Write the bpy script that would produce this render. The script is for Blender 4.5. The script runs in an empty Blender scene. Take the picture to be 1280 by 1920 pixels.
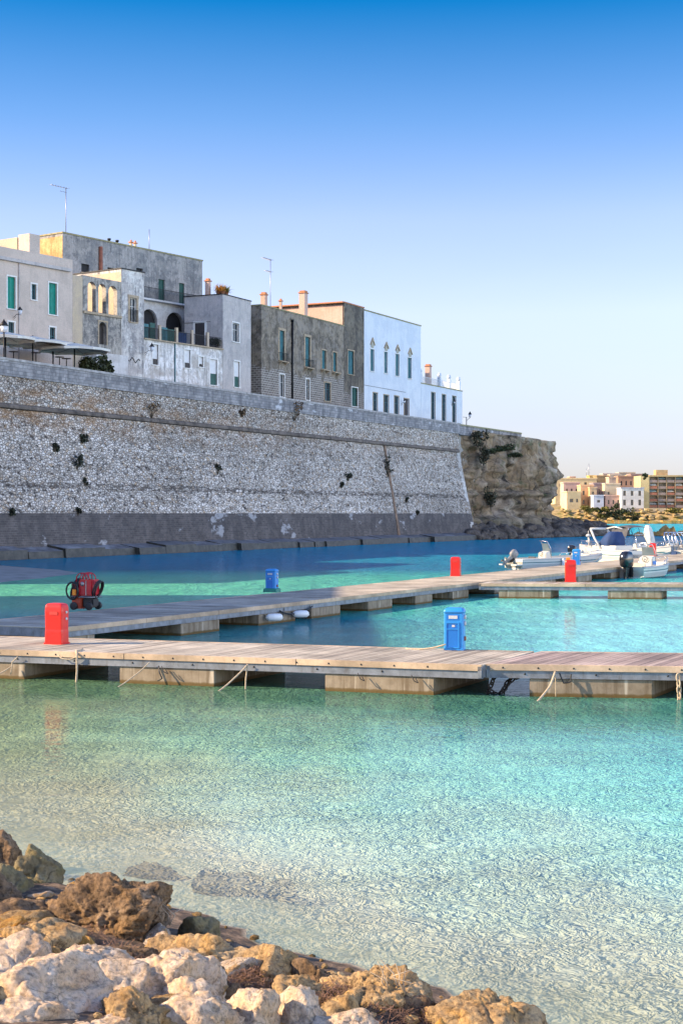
import bpy, bmesh, math, random
from mathutils import Vector, Matrix, noise
import numpy as np
R = math.radians
rng = random.Random(7)
SC = bpy.context.scene
COL = SC.collection

# ---------------- camera, sky, sun, exposure ----------------
FP, HY, EYE = 2850.0, 963.0, 3.76          # focal length in photo pixels, horizon row, eye height over the water
cam_d = bpy.data.cameras.new("camera"); cam = bpy.data.objects.new("camera", cam_d); COL.objects.link(cam)
cam.location = (0, 0, EYE); cam.rotation_euler = (R(90), 0, 0)
cam_d.sensor_width = 36; cam_d.lens = FP / 1920 * 36; cam_d.shift_y = 3 / 1920
cam_d.clip_start = 0.1; cam_d.clip_end = 20000
SC.camera = cam

SUN_ELEV, SUN_AZ = R(27), math.atan2(-0.12, -0.99)     # azimuth (math angle) of the direction towards the sun
to_sun = Vector((math.cos(SUN_AZ) * math.cos(SUN_ELEV), math.sin(SUN_AZ) * math.cos(SUN_ELEV), math.sin(SUN_ELEV)))
w = bpy.data.worlds.new("World"); SC.world = w; w.use_nodes = True
nt = w.node_tree; nt.nodes.clear()
sky = nt.nodes.new("ShaderNodeTexSky"); sky.sky_type = 'NISHITA'; sky.sun_disc = False
sky.sun_elevation = SUN_ELEV; sky.sun_rotation = math.atan2(to_sun.x, to_sun.y)
sky.air_density = 1.0; sky.dust_density = 0.6; sky.ozone_density = 2.5
# the air's own gradient: paler and rosier low down, a deeper azure high up
tc = nt.nodes.new("ShaderNodeTexCoord"); sx = nt.nodes.new("ShaderNodeSeparateXYZ")
rmp = nt.nodes.new("ShaderNodeValToRGB"); mul = nt.nodes.new("ShaderNodeMix"); mul.data_type = 'RGBA'; mul.blend_type = 'MULTIPLY'
mul.inputs[0].default_value = 1.0
e = rmp.color_ramp.elements
e[0].position = 0.0; e[0].color = (.46, .45, .60, 1)
e[1].position = 1.0; e[1].color = (.35, .42, .7, 1)
for p_, c_ in ((0.06, (.56, .49, .60, 1)), (0.13, (.76, .62, .68, 1)), (0.19, (.66, .58, .67, 1)), (0.25, (.32, .45, .61, 1)), (0.32, (.01, .29, .50, 1)), (0.40, (.3, .4, .6, 1)), (.55, (.7, .75, .9, 1)), (.8, (.45, .55, .8, 1))):
    k = e.new(p_); k.color = c_
# added warm fill glow for the shaded wall, low in unseen sky behind camera
dt = nt.nodes.new("ShaderNodeVectorMath"); dt.operation = 'DOT_PRODUCT'; dt.inputs[1].default_value = (.80, -.58, -.12)
hr = nt.nodes.new("ShaderNodeValToRGB"); hr.color_ramp.elements[0].position = .35; hr.color_ramp.elements[0].color = (0, 0, 0, 1); hr.color_ramp.elements[1].position = .85; hr.color_ramp.elements[1].color = (2.35, 1.72, 1.42, 1)
ad = nt.nodes.new("ShaderNodeMix"); ad.data_type = 'RGBA'; ad.blend_type = 'ADD'; ad.inputs[0].default_value = 1.0
cn = nt.nodes.new("ShaderNodeTexNoise"); cn.inputs["Scale"].default_value = 2.2; cn.inputs["Detail"].default_value = 5; cmap = nt.nodes.new("ShaderNodeMapping"); cmap.inputs[3].default_value = (1, 1, 4)
cr = nt.nodes.new("ShaderNodeValToRGB"); cr.color_ramp.elements[0].position = .3; cr.color_ramp.elements[0].color = (.97, .98, .99, 1); cr.color_ramp.elements[1].position = .7; cr.color_ramp.elements[1].color = (1.05, 1.03, 1.01, 1)
cm = nt.nodes.new("ShaderNodeMix"); cm.data_type = 'RGBA'; cm.blend_type = 'MULTIPLY'; cm.inputs[0].default_value = 1.0
bg = nt.nodes.new("ShaderNodeBackground"); bg.inputs[1].default_value = 0.15
out = nt.nodes.new("ShaderNodeOutputWorld")
L = nt.links.new
L(tc.outputs["Generated"], sx.inputs[0]); L(sx.outputs[2], rmp.inputs[0])
L(sky.outputs[0], mul.inputs[6]); L(tc.outputs["Generated"], dt.inputs[0]); L(dt.outputs["Value"], hr.inputs[0]); L(rmp.outputs[0], ad.inputs[6]); L(hr.outputs[0], ad.inputs[7]); L(ad.outputs[2], mul.inputs[7])
L(tc.outputs["Generated"], cmap.inputs[0]); L(cmap.outputs[0], cn.inputs[0]); L(cn.outputs[0], cr.inputs[0]); L(mul.outputs[2], cm.inputs[6]); L(cr.outputs[0], cm.inputs[7]); L(cm.outputs[2], bg.inputs[0]); L(bg.outputs[0], out.inputs[0])
sd = bpy.data.lights.new("sun", 'SUN'); sd.energy = 4.8; sd.angle = R(0.5); sd.color = (1.0, 0.77, 0.50)
so = bpy.data.objects.new("sun", sd); COL.objects.link(so); so.rotation_euler = (-to_sun).to_track_quat('-Z', 'Y').to_euler(); so.location = (-40, 0, 60)
SC.view_settings.view_transform = 'Standard'; SC.view_settings.look = 'None'; SC.view_settings.exposure = 1.3; SC.view_settings.gamma = 1
SC.cycles.max_bounces = 6; SC.cycles.transparent_max_bounces = 8

# ---------------- helpers ----------------
class MB:
    def __init__(s): s.v = []; s.f = []; s.sm = []
    def add(s, vs, fs, smooth=False):
        b = len(s.v); s.v += [tuple(q) for q in vs]
        for f in fs: s.f.append(tuple(b + i for i in f)); s.sm.append(smooth)
        return s
    def box(s, x0, x1, y0, y1, z0, z1, m=None):
        vs = [Vector(q) for q in ((x0,y0,z0),(x1,y0,z0),(x1,y1,z0),(x0,y1,z0),(x0,y0,z1),(x1,y0,z1),(x1,y1,z1),(x0,y1,z1))]
        if m is not None: vs = [m @ q for q in vs]
        return s.add(vs, [(0,3,2,1),(4,5,6,7),(0,1,5,4),(1,2,6,5),(2,3,7,6),(3,0,4,7)])
    def prism(s, pts, z0, z1, m=None):
        n = len(pts)
        vs = [Vector((p[0], p[1], z0)) for p in pts] + [Vector((p[0], p[1], z1)) for p in pts]
        if m is not None: vs = [m @ q for q in vs]
        return s.add(vs, [tuple(range(n))[::-1], tuple(range(n, 2*n))] + [(i, (i+1) % n, n + (i+1) % n, n + i) for i in range(n)])
    def tube(s, pts, r, seg=6, closed=False):
        pts = [Vector(p) for p in pts]; n = len(pts); rs = r if isinstance(r, (list, tuple)) else [r] * n
        vs = []; nr = None
        for i in range(n):
            a = pts[(i-1) % n] if (closed or i > 0) else pts[i]; c = pts[(i+1) % n] if (closed or i < n-1) else pts[i]
            t = (c - a); t = t.normalized() if t.length > 1e-9 else Vector((0,0,1))
            if nr is None:
                nr = t.orthogonal().normalized()
            nr = (nr - t * nr.dot(t)); nr = nr.normalized() if nr.length > 1e-6 else t.orthogonal().normalized()
            bi = t.cross(nr)
            for k in range(seg):
                an = 2*math.pi*k/seg; vs.append(pts[i] + (nr*math.cos(an) + bi*math.sin(an))*rs[i])
        fs = []
        for i in range(n if closed else n-1):
            j = (i+1) % n
            for k in range(seg): fs.append((i*seg+k, i*seg+(k+1) % seg, j*seg+(k+1) % seg, j*seg+k))
        if not closed: fs += [tuple(range(seg))[::-1], tuple((n-1)*seg+k for k in range(seg))]
        return s.add(vs, fs, True)
    def lathe(s, prof, c=(0,0,0), seg=16, m=None, smooth=True):
        vs = []; c = Vector(c)
        for r, z in prof:
            for k in range(seg):
                an = 2*math.pi*k/seg; q = Vector((r*math.cos(an), r*math.sin(an), z))
                vs.append((m @ q if m is not None else q) + c)
        fs = []
        for i in range(len(prof)-1):
            for k in range(seg): fs.append((i*seg+k, i*seg+(k+1) % seg, (i+1)*seg+(k+1) % seg, (i+1)*seg+k))
        fs += [tuple(range(seg))[::-1], tuple((len(prof)-1)*seg+k for k in range(seg))]
        return s.add(vs, fs, smooth)
    def build(s, name, mat, parent=None, bevel=0, loc=None):
        me = bpy.data.meshes.new(name); me.from_pydata(s.v, [], s.f); me.validate()
        if len(me.polygons) == len(s.sm): me.polygons.foreach_set('use_smooth', s.sm)
        bm = bmesh.new(); bm.from_mesh(me); bmesh.ops.recalc_face_normals(bm, faces=bm.faces)
        if bevel:
            es = [e_ for e_ in bm.edges if len(e_.link_faces) == 2 and e_.calc_face_angle(0) > 0.6]
            bmesh.ops.bevel(bm, geom=es, offset=bevel, segments=2, affect='EDGES', clamp_overlap=True)
        bm.to_mesh(me); bm.free()
        me.materials.append(mat)
        o = bpy.data.objects.new(name, me); COL.objects.link(o)
        if parent is not None: o.parent = parent
        if loc is not None: o.location = loc
        return o

def tag(o, label=None, cat=None, group=None, kind=None):
    if label: o['label'] = label
    if cat: o['category'] = cat
    if group: o['group'] = group
    if kind: o['kind'] = kind
    return o
def empty(name, loc=(0,0,0), rz=0, label=None, cat=None, group=None, kind=None):
    o = bpy.data.objects.new(name, None); COL.objects.link(o); o.location = loc; o.rotation_euler = (0,0,rz); o.empty_display_size = .2
    return tag(o, label, cat, group, kind)
KIDS = {}
def copy_tree(o, parent=None, rules=True):
    c = o.copy(); COL.objects.link(c); c.parent = parent
    for ch in list(o.children): copy_tree(ch, c)
    return c

# pixel (photo) -> world, used to work out where measured things really stand
def at(px, py, D): return Vector(((px-640)/FP*D, D, EYE-(py-HY)/FP*D))
def on_z(px, py, z): D = (EYE-z)*FP/(py-HY); return Vector(((px-640)/FP*D, D, z))
class Plane:
    def __init__(s, P, u): s.P = Vector(P[:2]); s.u = Vector(u[:2]).normalized(); s.rz = math.atan2(s.u.y, s.u.x); s.inn = Vector((-s.u.y, s.u.x))
    def hit(s, px, py):
        a = (px-640)/FP; D = (s.P.x*s.u.y - s.P.y*s.u.x)/(a*s.u.y - s.u.x)
        return (Vector((a*D, D)) - s.P).dot(s.u), EYE-(py-HY)/FP*D
    def pt(s, x, y=0, z=0): q = s.P + s.u*x + s.inn*y; return Vector((q.x, q.y, z))

# ---------------- materials ----------------
def new_mat(name):
    m = bpy.data.materials.new(name); m.use_nodes = True; n = m.node_tree; n.nodes.clear()
    o = n.nodes.new("ShaderNodeOutputMaterial"); b = n.nodes.new("ShaderNodeBsdfPrincipled"); n.links.new(b.outputs[0], o.inputs[0])
    return m, n, b
class NB:
    """tiny node builder"""
    def __init__(s, n): s.n = n; s.L = n.links.new
    def node(s, t, **k):
        q = s.n.nodes.new(t)
        for a, b in k.items(): setattr(q, a, b)
        return q
    def coord(s, scale=(1,1,1), kind="Object", rot=(0,0,0)):
        t = s.node("ShaderNodeTexCoord"); mp = s.node("ShaderNodeMapping"); s.L(t.outputs[kind], mp.inputs[0])
        mp.inputs[3].default_value = scale; mp.inputs[2].default_value = rot; return mp.outputs[0]
    def noise(s, vec, scale=1, detail=4, rough=.55, dist=0):
        q = s.node("ShaderNodeTexNoise"); s.L(vec, q.inputs["Vector"]); q.inputs["Scale"].default_value = scale
        q.inputs["Detail"].default_value = detail; q.inputs["Roughness"].default_value = rough; q.inputs["Distortion"].default_value = dist; return q.outputs[0]
    def vor(s, vec, scale=1, feature='F1', rnd=1, out=0):
        q = s.node("ShaderNodeTexVoronoi", feature=feature); s.L(vec, q.inputs["Vector"]); q.inputs["Scale"].default_value = scale
        q.inputs["Randomness"].default_value = rnd; return q.outputs[out]
    def ramp(s, fac, stops, interp='LINEAR'):
        q = s.node("ShaderNodeValToRGB"); s.L(fac, q.inputs[0]); q.color_ramp.interpolation = interp
        e = q.color_ramp.elements
        def c4(c): return (c, c, c, 1) if isinstance(c, (int, float)) else tuple(c) + (1,) if len(c) == 3 else c
        e[0].position, e[0].color = stops[0][0], c4(stops[0][1]); e[1].position, e[1].color = stops[-1][0], c4(stops[-1][1])
        for p, c in stops[1:-1]: k = e.new(p); k.color = c4(c)
        return q.outputs[0]
    def mix(s, fac, a, b, mode='MIX'):
        q = s.node("ShaderNodeMix", data_type='RGBA', blend_type=mode)
        for i, val in ((0, fac), (6, a), (7, b)):
            if isinstance(val, (int, float)): q.inputs[i].default_value = val if i == 0 else (val, val, val, 1)
            elif isinstance(val, (tuple, list)): q.inputs[i].default_value = tuple(val) + (1,)
            else: s.L(val, q.inputs[i])
        return q.outputs[2]
    def math(s, op, a, b=0, c=0, clamp=False):
        q = s.node("ShaderNodeMath", operation=op, use_clamp=clamp)
        for i, val in ((0, a), (1, b), (2, c)):
            if isinstance(val, (int, float)): q.inputs[i].default_value = val
            else: s.L(val, q.inputs[i])
        return q.outputs[0]
    def sep(s, vec): q = s.node("ShaderNodeSeparateXYZ"); s.L(vec, q.inputs[0]); return q.outputs
    def comb(s, x, y, z):
        q = s.node("ShaderNodeCombineXYZ")
        for i, val in enumerate((x, y, z)):
            if isinstance(val, (int, float)): q.inputs[i].default_value = val
            else: s.L(val, q.inputs[i])
        return q.outputs[0]
    def bump(s, h, strength=.5, dist=.05, normal=None):
        q = s.node("ShaderNodeBump"); s.L(h, q.inputs["Height"]); q.inputs["Strength"].default_value = strength; q.inputs["Distance"].default_value = dist
        if normal is not None: s.L(normal, q.inputs["Normal"])
        return q.outputs[0]

def simple(name, col, rough=.6, var=.15, scale=3, bump=0, metal=0, spec=.5, dirt=None, coat=0):
    m, n, b = new_mat(name); B = NB(n); co = B.coord()
    f = B.noise(co, scale, 5, .6)
    d = tuple(c*(1-var) for c in col); l = tuple(min(1, c*(1+var)) for c in col)
    c = B.ramp(f, ((.3, d), (.7, l)))
    if dirt:
        f2 = B.noise(B.coord((1, 1, .35)), scale*1.7, 6, .7); c = B.mix(B.ramp(f2, ((.5, 0.0), (.75, .75))), c, dirt)
    B.L(c, b.inputs["Base Color"]); b.inputs["Roughness"].default_value = rough; b.inputs["Metallic"].default_value = metal
    b.inputs["Specular IOR Level"].default_value = spec
    if coat: b.inputs["Coat Weight"].default_value = coat
    if bump: B.L(B.bump(B.noise(co, scale*8, 5, .6), .6, bump), b.inputs["Normal"])
    return m

def plaster(name, base, dark, stain=(.12,.11,.10), amt=.6, streak=.7, patch=None, pamt=.4, stone=None):
    """weathered lime plaster: blotches, rain streaks, flaked patches"""
    m, n, b = new_mat(name); B = NB(n); co = B.coord()
    big = B.noise(co, .35, 8, .7, .3); mid = B.noise(co, 1.3, 9, .78)
    c = B.mix(B.ramp(big, ((.46, 0.0), (.55, 1.0))), base, dark)
    st = B.noise(B.coord((2.6, 2.6, .3)), 1.0, 8, .75); st2 = B.ramp(st, ((.50, 0.0), (.62, streak)))
    c = B.mix(st2, c, stain)
    fl = B.ramp(mid, ((.53, 0.0), (.57, min(1, amt*1.4))))
    c = B.mix(fl, c, tuple(x*.45+y*.55 for x, y in zip(dark, stain)))
    c = B.mix(B.ramp(B.noise(co, .9, 8, .75), ((.55, 0.0), (.59, amt))), c, tuple(min(.9, x*1.35) for x in base))
    if patch:
        pp = B.ramp(B.noise(B.coord((1,1,1.3)), .55, 7, .7, .4), ((.5, 0.0), (.56, pamt))); c = B.mix(pp, c, patch)
    c = B.mix(.35, c, B.ramp(B.noise(co, 9, 4, .7), ((.3, .25), (.7, 1.0))), 'MULTIPLY')
    if stone:
        sp = B.sep(co); v = B.comb(B.math('ADD', sp[0], sp[1]), sp[2], 0)
        br = B.node("ShaderNodeTexBrick"); B.L(v, br.inputs[0]); br.inputs["Scale"].default_value = 1; br.inputs["Brick Width"].default_value = .62; br.inputs["Row Height"].default_value = .27
        br.inputs["Mortar Size"].default_value = .03; br.inputs["Mortar Smooth"].default_value = .3
        br.inputs["Color1"].default_value = tuple(stone[0]) + (1,); br.inputs["Color2"].default_value = tuple(stone[1]) + (1,); br.inputs["Mortar"].default_value = tuple(stone[2]) + (1,)
        low = B.math('LESS_THAN', B.math('ADD', sp[2], B.math('MULTIPLY', big, 6)), stone[3] + 3)
        c = B.mix(B.math('MULTIPLY', low, B.ramp(mid, ((.3, .55), (.6, 1.0)))), c, B.mix(.5, br.outputs[0], B.ramp(mid, ((.3, .5), (.7, 1.2))), 'MULTIPLY'))
    B.L(c, b.inputs["Base Color"]); b.inputs["Roughness"].default_value = .9; b.inputs["Specular IOR Level"].default_value = .2
    B.L(B.bump(B.noise(co, 5, 8, .7), .5, .05), b.inputs["Normal"])
    return m

M = {}
M['cream'] = plaster('cream_paint', (.62,.51,.43), (.54,.45,.38), (.3,.27,.24), .08, .15)
M['cream2'] = plaster('cream_paint_warm', (.60,.48,.33), (.52,.42,.32), (.3,.25,.2), .1, .2)
M['grey'] = plaster('grey_render', (.38,.36,.34), (.22,.22,.22), (.08,.08,.085), .45, .6, (.36,.34,.31), .4)
M['loggia'] = plaster('loggia_stone', (.44,.40,.35), (.20,.19,.18), (.08,.08,.08), .5, .8, (.5,.46,.40), .5)
M['towerp'] = plaster('tower_plaster', (.70,.66,.61), (.38,.36,.35), (.10,.10,.11), .45, .75, (.56,.5,.45), .5)
M['lower'] = plaster('lime_plaster', (.86,.83,.80), (.60,.57,.53), (.11,.11,.12), .45, .65, (.42,.36,.30), .5)
M['white_old'] = plaster('old_whitewash', (.66,.64,.62), (.55,.52,.49), (.3,.3,.3), .15, .3)
M['mid'] = plaster('lilac_plaster', (.56,.51,.48), (.45,.42,.40), (.2,.19,.2), .25, .4, (.54,.49,.45), .5)
M['brown'] = plaster('brown_stone', (.30,.25,.19), (.16,.135,.105), (.045,.042,.04), .5, .5, (.36,.32,.28), .35, ((.22,.19,.165), (.12,.105,.095), (.52,.49,.45), 6.0))
M['browndk'] = plaster('dark_tower_stone', (.20,.17,.13), (.11,.095,.08), (.035,.033,.03), .5, .6, (.25,.23,.2), .2, ((.2,.17,.15), (.11,.10,.09), (.4,.37,.34), 4.5))
M['pink'] = plaster('pink_plaster', (.60,.42,.34), (.55,.37,.29), (.42,.25,.2), .1, .2)
M['whiteb'] = plaster('blue_white_paint', (.72,.76,.80), (.64,.69,.75), (.42,.45,.5), .06, .14)
M['stone_frame'] = simple('stone_trim', (.36,.28,.19), .85, .3, 4, .02)
M['white_frame'] = simple('white_trim', (.68,.66,.62), .8, .12, 4, .01)
M['roofcap'] = simple('lichen_coping', (.27,.24,.13), .9, .35, 3, .02)
M['tile_red'] = simple('terracotta', (.42,.17,.08), .85, .3, 6, .02)
M['green'] = simple('green_shutter', (.0,.22,.16), .55, .2, 3)
M['teal'] = simple('teal_shutter', (.035,.14,.16), .6, .3, 3)
M['dgreen'] = simple('dark_green_shutter', (.01,.07,.055), .6, .3, 3)
M['dwood'] = simple('dark_wood_door', (.035,.028,.026), .6, .3, 3)
M['glass'] = simple('window_glass', (.03,.04,.05), .12, .2, 1)
M['blind'] = simple('white_blind', (.62,.62,.62), .6, .1, 3)
M['dark'] = simple('dark_interior', (.02,.02,.022), .9, .2, 2)
M['iron'] = simple('wrought_iron', (.02,.02,.022), .5, .2, 10, 0, .6)
M['alu'] = simple('aerial_metal', (.3,.3,.32), .4, .2, 5, 0, .8)
M['steel'] = simple('galvanised_steel', (.20,.22,.25), .5, .3, 4, 0, .35, dirt=(.09,.075,.06))
M['copper'] = simple('rusty_pipe', (.26,.09,.05), .8, .3, 3)
M['lampglass'] = simple('lamp_glass', (.6,.62,.66), .15, .05, 1)
M['canvas'] = simple('beige_canvas', (.62,.59,.53), .9, .12, 2)
M['red'] = simple('red_gloss_plastic', (.60,.014,.009), .3, .1, 2, 0, 0, .5, dirt=None)
M['blue'] = simple('blue_gloss_plastic', (.012,.15,.50), .35, .12, 2)
M['bluelt'] = simple('light_blue_plastic', (.025,.23,.58), .35, .08, 2)
M['greyp'] = simple('grey_socket_plastic', (.45,.46,.47), .4, .1, 5)
M['orange'] = simple('orange_plastic', (.85,.28,.02), .4, .1, 5)
M['black'] = simple('black_rubber', (.014,.014,.016), .55, .3, 5)
M['blackgl'] = simple('black_gloss_cowl', (.012,.013,.016), .15, .2, 3, coat=.5)
M['gel'] = simple('white_gelcoat', (.56,.55,.51), .22, .06, 1.5, 0, 0, .5)
M['gelin'] = simple('cream_deck_liner', (.48,.46,.40), .5, .1, 2)
M['bottom'] = simple('blue_green_antifoul', (.28,.42,.40), .5, .15, 2)
M['navy'] = simple('navy_canvas', (.012,.04,.13), .8, .25, 3, .02)
M['greycv'] = simple('grey_canvas', (.07,.07,.08), .8, .25, 3, .01)
M['chrome'] = simple('steel_tube', (.6,.6,.62), .25, .1, 3, 0, 1)
M['screen'] = simple('tinted_windscreen', (.12,.16,.19), .1, .1, 1)
M['rope'] = simple('old_rope', (.42,.34,.24), .95, .3, 30, .004)
M['chain'] = simple('rusty_chain', (.055,.045,.04), .8, .4, 12, .004, .3)
M['fender'] = simple('white_fender', (.72,.72,.70), .4, .08, 4)
M['yellowh'] = simple('ochre_hull', (.5,.45,.2), .4, .1, 2)

# concrete of the pontoon floats (weed-stained at the waterline)
def float_mat():
    m, n, b = new_mat('float_concrete'); B = NB(n); co = B.coord(); z = B.sep(co)[2]
    c = B.ramp(B.noise(co, 2.2, 6, .65), ((.3, (.17,.13,.085)), (.7, (.31,.255,.185))))
    st = B.ramp(B.noise(B.coord((7, 7, .6)), 1, 5, .6), ((.48, 0.0), (.66, .75))); c = B.mix(st, c, (.12,.085,.05))
    wt = B.ramp(B.noise(B.coord((5, 5, .4)), 1.3, 3, .5), ((.6, 0.0), (.72, .6))); c = B.mix(wt, c, (.6,.53,.42))
    al = B.ramp(B.math('ADD', z, B.math('MULTIPLY', B.noise(co, 6, 4, .6), .06)), ((.035, 1.0), (.09, .85), (.12, 0.0)))
    c = B.mix(al, c, (.10,.06,.012))
    B.L(c, b.inputs[0]); b.inputs["Roughness"].default_value = .9; B.L(B.bump(B.noise(co, 14, 6, .7), .5, .01), b.inputs["Normal"]); return m
M['float'] = float_mat()
def plank_mat(name, c0, c1, c2):
    m, n, b = new_mat(name); B = NB(n); g = B.node("ShaderNodeNewGeometry"); co = B.coord()
    c = B.ramp(g.outputs["Random Per Island"], ((0, c0), (.5, c1), (1, c2)))
    big = B.noise(co, .8, 5, .6); c = B.mix(.8, c, B.ramp(big, ((.35, .5), (.65, 1.2))), 'MULTIPLY')
    gr = B.noise(B.coord((3, 3, 3)), 4, 8, .75); c = B.mix(.5, c, B.ramp(gr, ((.3, .55), (.65, 1.1))), 'MULTIPLY')
    B.L(c, b.inputs[0]); b.inputs["Roughness"].default_value = .85; B.L(B.bump(gr, .3, .01), b.inputs["Normal"]); return m
M['plank'] = plank_mat('weathered_deck_boards', (.39,.34,.27), (.50,.445,.36), (.27,.23,.185))
M['plank_dark'] = plank_mat('brown_deck_boards', (.30,.225,.20), (.42,.33,.29), (.22,.165,.15))
M['edge'] = plank_mat('edge_timber', (.50,.37,.24), (.58,.44,.30), (.47,.35,.24))
# ---------------- city wall frame ----------------
WO = Vector((-28.6, 127.5)); WU = Vector((46.1, 94.5)).normalized(); WN = Vector((WU.y, -WU.x)); WRZ = math.atan2(WU.y, WU.x)
def wpt(s, t, z=0): q = WO + WU*s - WN*t; return Vector((q.x, q.y, z))

# water: depth colour follows the distance from the near shore, with lit and shaded stretches put in, surface relief comes from ripples
SHP, SHN = Vector((-3.8, 16.8)), Vector((.733, .68))
def shore_d(x, y): return (Vector((x, y)) - SHP).dot(SHN)
def water_mat():
    m = bpy.data.materials.new('sea_water'); m.use_nodes = True; n = m.node_tree; n.nodes.clear(); B = NB(n)
    co = B.coord(); s = B.sep(co)
    d = B.math('ADD', B.math('MULTIPLY', B.math('ADD', s[0], 3.8), .733), B.math('MULTIPLY', B.math('SUBTRACT', s[1], 16.8), .68))
    wob = B.noise(B.coord((.16, .1, 1)), 1, 4, .6)
    dd = B.math('ADD', d, B.math('MULTIPLY', B.math('SUBTRACT', wob, .5), 9))
    c = B.ramp(B.math('DIVIDE', dd, 130), ((0, (.74,.64,.47)), (.015, (.74,.71,.56)), (.03, (.56,.74,.61)), (.05, (.28,.64,.54)), (.095, (.06,.40,.40)), (.17, (.025,.26,.30)), (.30, (.015,.20,.28)), (.5, (.02,.20,.34)), (.62, (.02,.21,.36)), (.85, (.02,.22,.38)), (1, (.005,.18,.32))))  # farther stops carry the blue of the shaded water in the colour
    # seaward (to the right) the bottom drops and the colour turns bluer, to the left it is weedy and shallow
    fx = B.ramp(B.math('DIVIDE', B.math('ADD', B.math('ADD', s[0], B.math('MULTIPLY', wob, 5)), 6), 16), ((.0, 0.0), (1, 1.0)))
    near = B.ramp(B.math('DIVIDE', s[1], 60), ((.55, 1.0), (.9, 0.0)))
    c = B.mix(B.math('MULTIPLY', B.math('SUBTRACT', 1, fx), B.math('MULTIPLY', near, B.ramp(B.math('DIVIDE', s[1], 60), ((.27, .25), (.40, 1.0))))), c, (.25,.29,.11))
    mid = B.ramp(B.math('DIVIDE', s[1], 130), ((.41, 0.0), (.47, 1.0), (.68, 1.0), (.78, 0.0))); lf = B.ramp(B.math('DIVIDE', B.math('ADD', s[0], 14), 26), ((0, 1.0), (.45, .75), (1, 0.0)))
    c = B.mix(mid, c, (.025,.40,.40)); c = B.mix(B.math('MULTIPLY', mid, lf), c, (.12,.50,.33))  # sunlit strip: its turquoise and green are put into the body colour
    c = B.mix(B.math('MULTIPLY', fx, B.math('MULTIPLY', near, .3)), c, (.08,.52,.54))
    wd_ = B.ramp(B.math('DIVIDE', B.math('ADD', s[1], B.math('MULTIPLY', s[0], .3)), 60), ((.40, 0.0), (.50, .75), (.60, .75), (.66, 0.0))); c = B.mix(wd_, c, (.05,.13,.075))  # dark olive band: reflection of the near walkway put into the body colour
    aq = B.ramp(B.math('DIVIDE', s[1], 100), ((.33, 0.0), (.42, 1.0), (.62, 1.0), (.8, 0.0))); c = B.mix(B.math('MULTIPLY', aq, B.ramp(B.math('DIVIDE', s[0], 10), ((.1, 0.0), (.7, .8)))), c, (.17,.62,.62))  # sunlit aqua behind the near walkway, painted into the body colour
    far = B.ramp(B.math('DIVIDE', s[1], 500), ((.2, 0.0), (.5, 1.0))); c = B.mix(far, c, (.0,.42,.58))
    # ripple relief
    warp = B.node("ShaderNodeMix", data_type='VECTOR'); nv = B.node("ShaderNodeTexNoise"); B.L(co, nv.inputs["Vector"]); nv.inputs["Scale"].default_value = 1.6
    va = B.node("ShaderNodeVectorMath", operation='SCALE'); B.L(nv.outputs[1], va.inputs[0]); va.inputs[3].default_value = .35
    vb = B.node("ShaderNodeVectorMath", operation='ADD'); B.L(co, vb.inputs[0]); B.L(va.outputs[0], vb.inputs[1])
    vs = B.node("ShaderNodeMapping"); B.L(vb.outputs[0], vs.inputs[0]); vs.inputs[3].default_value = (1.1, 1.2, 1)
    web = B.vor(vs.outputs[0], 7.5, 'F1'); web2 = B.ramp(B.vor(vs.outputs[0], 8.5, 'DISTANCE_TO_EDGE'), ((0, 1.0), (.16, 0.0)))
    h1 = B.noise(vs.outputs[0], 3.2, 3, .6, .4); h2 = B.noise(B.coord((1, 1.6, 1)), .7, 3, .55)
    hh = B.math('ADD', B.math('MULTIPLY', web, .8), B.math('ADD', B.math('MULTIPLY', h1, .7), B.math('ADD', B.math('MULTIPLY', web2, .18), B.math('MULTIPLY', h2, 1.0))))
    patch = B.ramp(B.noise(B.coord((.25, .5, 1)), 1, 3, .6), ((.35, .35), (.65, 1.0))); 
    cr1 = B.math('ABSOLUTE', B.math('SUBTRACT', B.noise(vs.outputs[0], 5.2, 3, .55, .5), .5)); cr2 = B.math('ABSOLUTE', B.math('SUBTRACT', B.noise(vs.outputs[0], 12.0, 2, .5, .4), .5))
    hh = B.math('SUBTRACT', B.math('ADD', B.math('MULTIPLY', h1, .5), h2), B.math('ADD', B.math('MULTIPLY', cr1, 1.7), B.math('MULTIPLY', cr2, .8)))
    hh = B.math('MULTIPLY', hh, patch)
    h3 = B.math('ADD', B.math('MULTIPLY', B.noise(B.coord((.55,.22,1)), 1, 4, .6, .3), 3.0), B.math('MULTIPLY', B.noise(B.coord((1.6,.7,1)), 1, 3, .6), 1.4)); hh = B.math('ADD', hh, B.math('MULTIPLY', h3, B.ramp(B.math('DIVIDE', s[1], 60), ((.3, .25), (.8, 1.0)))))
    nb = B.bump(hh, 1.0, .20); ng = B.bump(B.math('ADD', B.math('MULTIPLY', h2, .6), B.math('MULTIPLY', h1, .5)), .5, .03)
    op = B.ramp(B.math('DIVIDE', dd, 12), ((0.0, .25), (.12, .50), (.5, .88), (1, 1.0)))
    dif = B.node("ShaderNodeBsdfDiffuse"); B.L(c, dif.inputs[0]); B.L(nb, dif.inputs["Normal"])
    tr = B.node("ShaderNodeBsdfTransparent"); tr.inputs[0].default_value = (.80,.93,.90,1)
    m1 = B.node("ShaderNodeMixShader"); B.L(op, m1.inputs[0]); B.L(tr.outputs[0], m1.inputs[1]); B.L(dif.outputs[0], m1.inputs[2])
    gl = B.node("ShaderNodeBsdfGlossy"); gl.inputs["Roughness"].default_value = .06; B.L(ng, gl.inputs["Normal"]); gl.inputs[0].default_value = (.9,.95,1,1)
    fr = B.node("ShaderNodeFresnel"); fr.inputs[0].default_value = 1.33; B.L(ng, fr.inputs["Normal"])
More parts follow.
